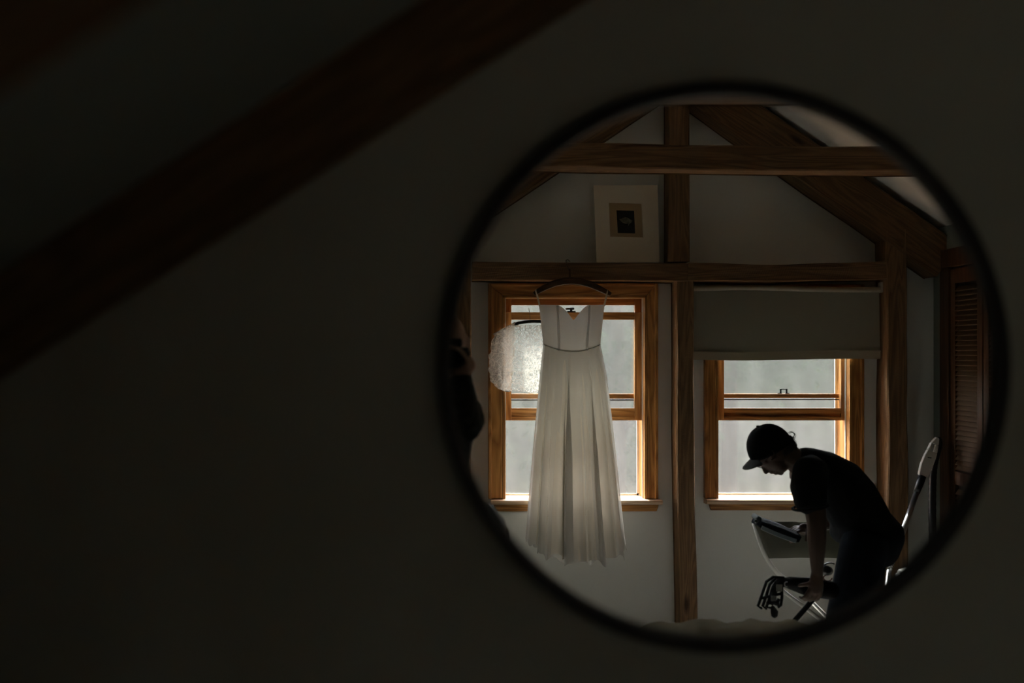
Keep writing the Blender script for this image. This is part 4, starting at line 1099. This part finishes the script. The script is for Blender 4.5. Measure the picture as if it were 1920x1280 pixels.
for s in (-1, 1):
    c = Vector((-.12 + s*.12, -1.94, .06)); q = MB().limb([c + Vector((0, -.05, 0)), c + Vector((0, .05, 0)), c + Vector((0, .15, -.01))], [.045, .045, .038]); q.box(c + Vector((-.042, -.08, -.048)), c + Vector((.042, .18, -.03)))
    q.build('shoe', BLACKP, pg, smooth=True, remesh=.006, sm=3, dec=.5)
cmr = thing('photo_camera', Vector((0, -1.78, 1.65)), 'black camera held up to the photographer\'s eye', 'camera')
MB().box((-.070, -1.800, 1.645), (.044, -1.745, 1.735)).box((-.025, -1.80, 1.735), (.022, -1.75, 1.765)).box((.026, -1.795, 1.64), (.046, -1.728, 1.725)).build('housing', BLACKP, cmr, bevel=.008)
N3 = 36
def cyl(y0, y1, r0, r1, name, mt): 
    return MB().loft([[Vector((r0*math.cos(2*PI*j/N3), y0, CAM_Z + r0*math.sin(2*PI*j/N3))) for j in range(N3)], [Vector((r1*math.cos(2*PI*j/N3), y1, CAM_Z + r1*math.sin(2*PI*j/N3))) for j in range(N3)]]).build(name, mt, cmr)
cyl(-1.745, -1.672, .034, .037, 'lens_barrel', BLACKP); cyl(-1.672, -1.668, .030, .030, 'front_element', mat('coated_glass', (.01, .012, .02), .03, spec=.9))
MB().limb([Pp(840, 716, .02), Pp(843, 722, .02)], [.005, .004]).build('strap_lug', CHROME, cmr)
bg_ = thing('shoulder_bag', Pp(915, 990, .12), 'black padded shoulder bag at the photographer\'s hip', 'bag')
b = MB(); b.limb([Pp(897, 975, .14), Pp(912, 1010, .14)], [.075, .085], [.10, .11], n=16); b.build('bag_body', mat('black_nylon', (.008, .009, .010), .7, bump=.3, bscale=200), bg_, smooth=True, remesh=.008, sm=2, dec=.5)
b = MB(); b.limb([Pp(906, 962, .06), Pp(924, 985, .08)], [.040, .045], [.06, .07], n=14); b.build('flap', BLACKP, bg_, smooth=True)
MB().tube([Pp(893, 930, .20), Vector((.02, -2.09, 1.30)), Vector((-.13, -2.10, 1.52)), Vector((-.19, -1.98, 1.585)), Vector((-.16, -1.84, 1.50)), Vector((.0, -1.815, 1.25)), Pp(893, 930, .06)], .014, 8, r2=.004, up=(0,1,0)).build('strap', BLACKP, bg_, smooth=True)

# ------------------------------------------------------------------ outside: ground and trees below the gable
hl = [[Vector((x, y, -3.3)), Vector((x, y - 10, 2 + 2.2*noise.noise(Vector((x*.07, 1, 2))))), Vector((x, y - 24, 9 + 3*noise.noise(Vector((x*.05, 4, 2))))), Vector((x, y - 24, -3.4))] for x, y in [(-60 + 3*k, -33) for k in range(41)]]
tag(MB().loft(hl).build('added_hill', mat('sky_blocking_hill', (.008, .010, .006), .95, spec=0, vary=.6, vscale=1.5)), 'dark hillside added behind the trees to block the sky', 'added_hill', kind='structure')  # hillside added to block bright sky behind the windows
tag(MB().box((-60, -45, -3.4), (60, YO - .6, -3.2)).build('ground', mat('meadow_ground', (.008, .010, .006), .95, spec=0, vary=.4, vscale=.6)), 'green ground outside, below the windows', 'ground', kind='structure')
LEAFM = cloth('leaf', (.008, .013, .006), 0, .4, tcol=(.010, .018, .006)); BARK = mat('bark', (.02, .016, .012), .95, spec=0, bump=.5, bscale=30)
def tree(x, y, h, rad, seed, label, n=2600):
    rn = random.Random(seed); T = thing('tree', (x, y, -3.2), label, 'tree', 'trees outside the windows')
    m = MB(); m.tube([Vector((x, y, -3.2)), Vector((x + .1, y, -3.2 + h*.5)), Vector((x, y + .1, -3.2 + h*.85))], [.22, .15, .05], 10); 
    for k in range(7):
        a = rn.uniform(0, 6.3); z = -3.2 + h * rn.uniform(.35, .7)
        m.tube([Vector((x + .05, y, z)), Vector((x + math.cos(a)*rad*.4, y + math.sin(a)*rad*.4, z + rad*.35)), Vector((x + math.cos(a)*rad*.75, y + math.sin(a)*rad*.75, z + rad*.6))], [.07, .045, .015], 6)
    m.build('trunk', BARK, T, smooth=True)
    m = MB(); cl = []
    for k in range(26):
        while True:
            q = Vector((rn.uniform(-1, 1), rn.uniform(-1, 1), rn.uniform(-1, 1)))
            if .3 < q.length < 1: break
        cl.append(Vector((x, y, -3.2 + h*.66)) + Vector((q.x*rad, q.y*rad, q.z*h*.36)))
    for k in range(n):
        c = rn.choice(cl) + Vector((rn.gauss(0, 1), rn.gauss(0, 1), rn.gauss(0, 1))) * rad * .2
        a = Vector((rn.uniform(-1, 1), rn.uniform(-1, 1), rn.uniform(-1, 1))).normalized(); b_ = a.orthogonal().normalized(); s = rn.uniform(.07, .13)
        m.add([c - a*s, c + b_*s*.45, c + a*s, c - b_*s*.45], [(0, 1, 2, 3)])
    m.build('foliage', LEAFM, T)
spots = [(-2.2, -13.0, 8.4, 2.4, 'leafy tree outside, nearest on the side of the lace top'), (2.6, -15.0, 9.4, 2.3, 'leafy tree outside, facing the post between the windows'),
         (7.6, -14.0, 8.6, 2.3, 'leafy tree outside, facing the blind'), (-7.2, -17.5, 9.6, 2.6, 'far tree outside beyond the knee wall side'),
         (.2, -21.0, 12.0, 2.9, 'tall rear tree outside, behind the dress window'), (6.3, -21.5, 12.5, 3.0, 'tall rear tree outside, behind the blind window'),
         (12.6, -19.0, 11.5, 3.0, 'tall tree outside, furthest toward the closet side'), (-6.2, -25.0, 13.5, 3.2, 'rearmost tall tree outside'), (17.5, -25.5, 13.5, 3.3, 'rearmost tree outside on the closet side')]
for k, (x, y, h, rad, lab) in enumerate(spots): tree(x, y, h, rad, k + 1, lab)
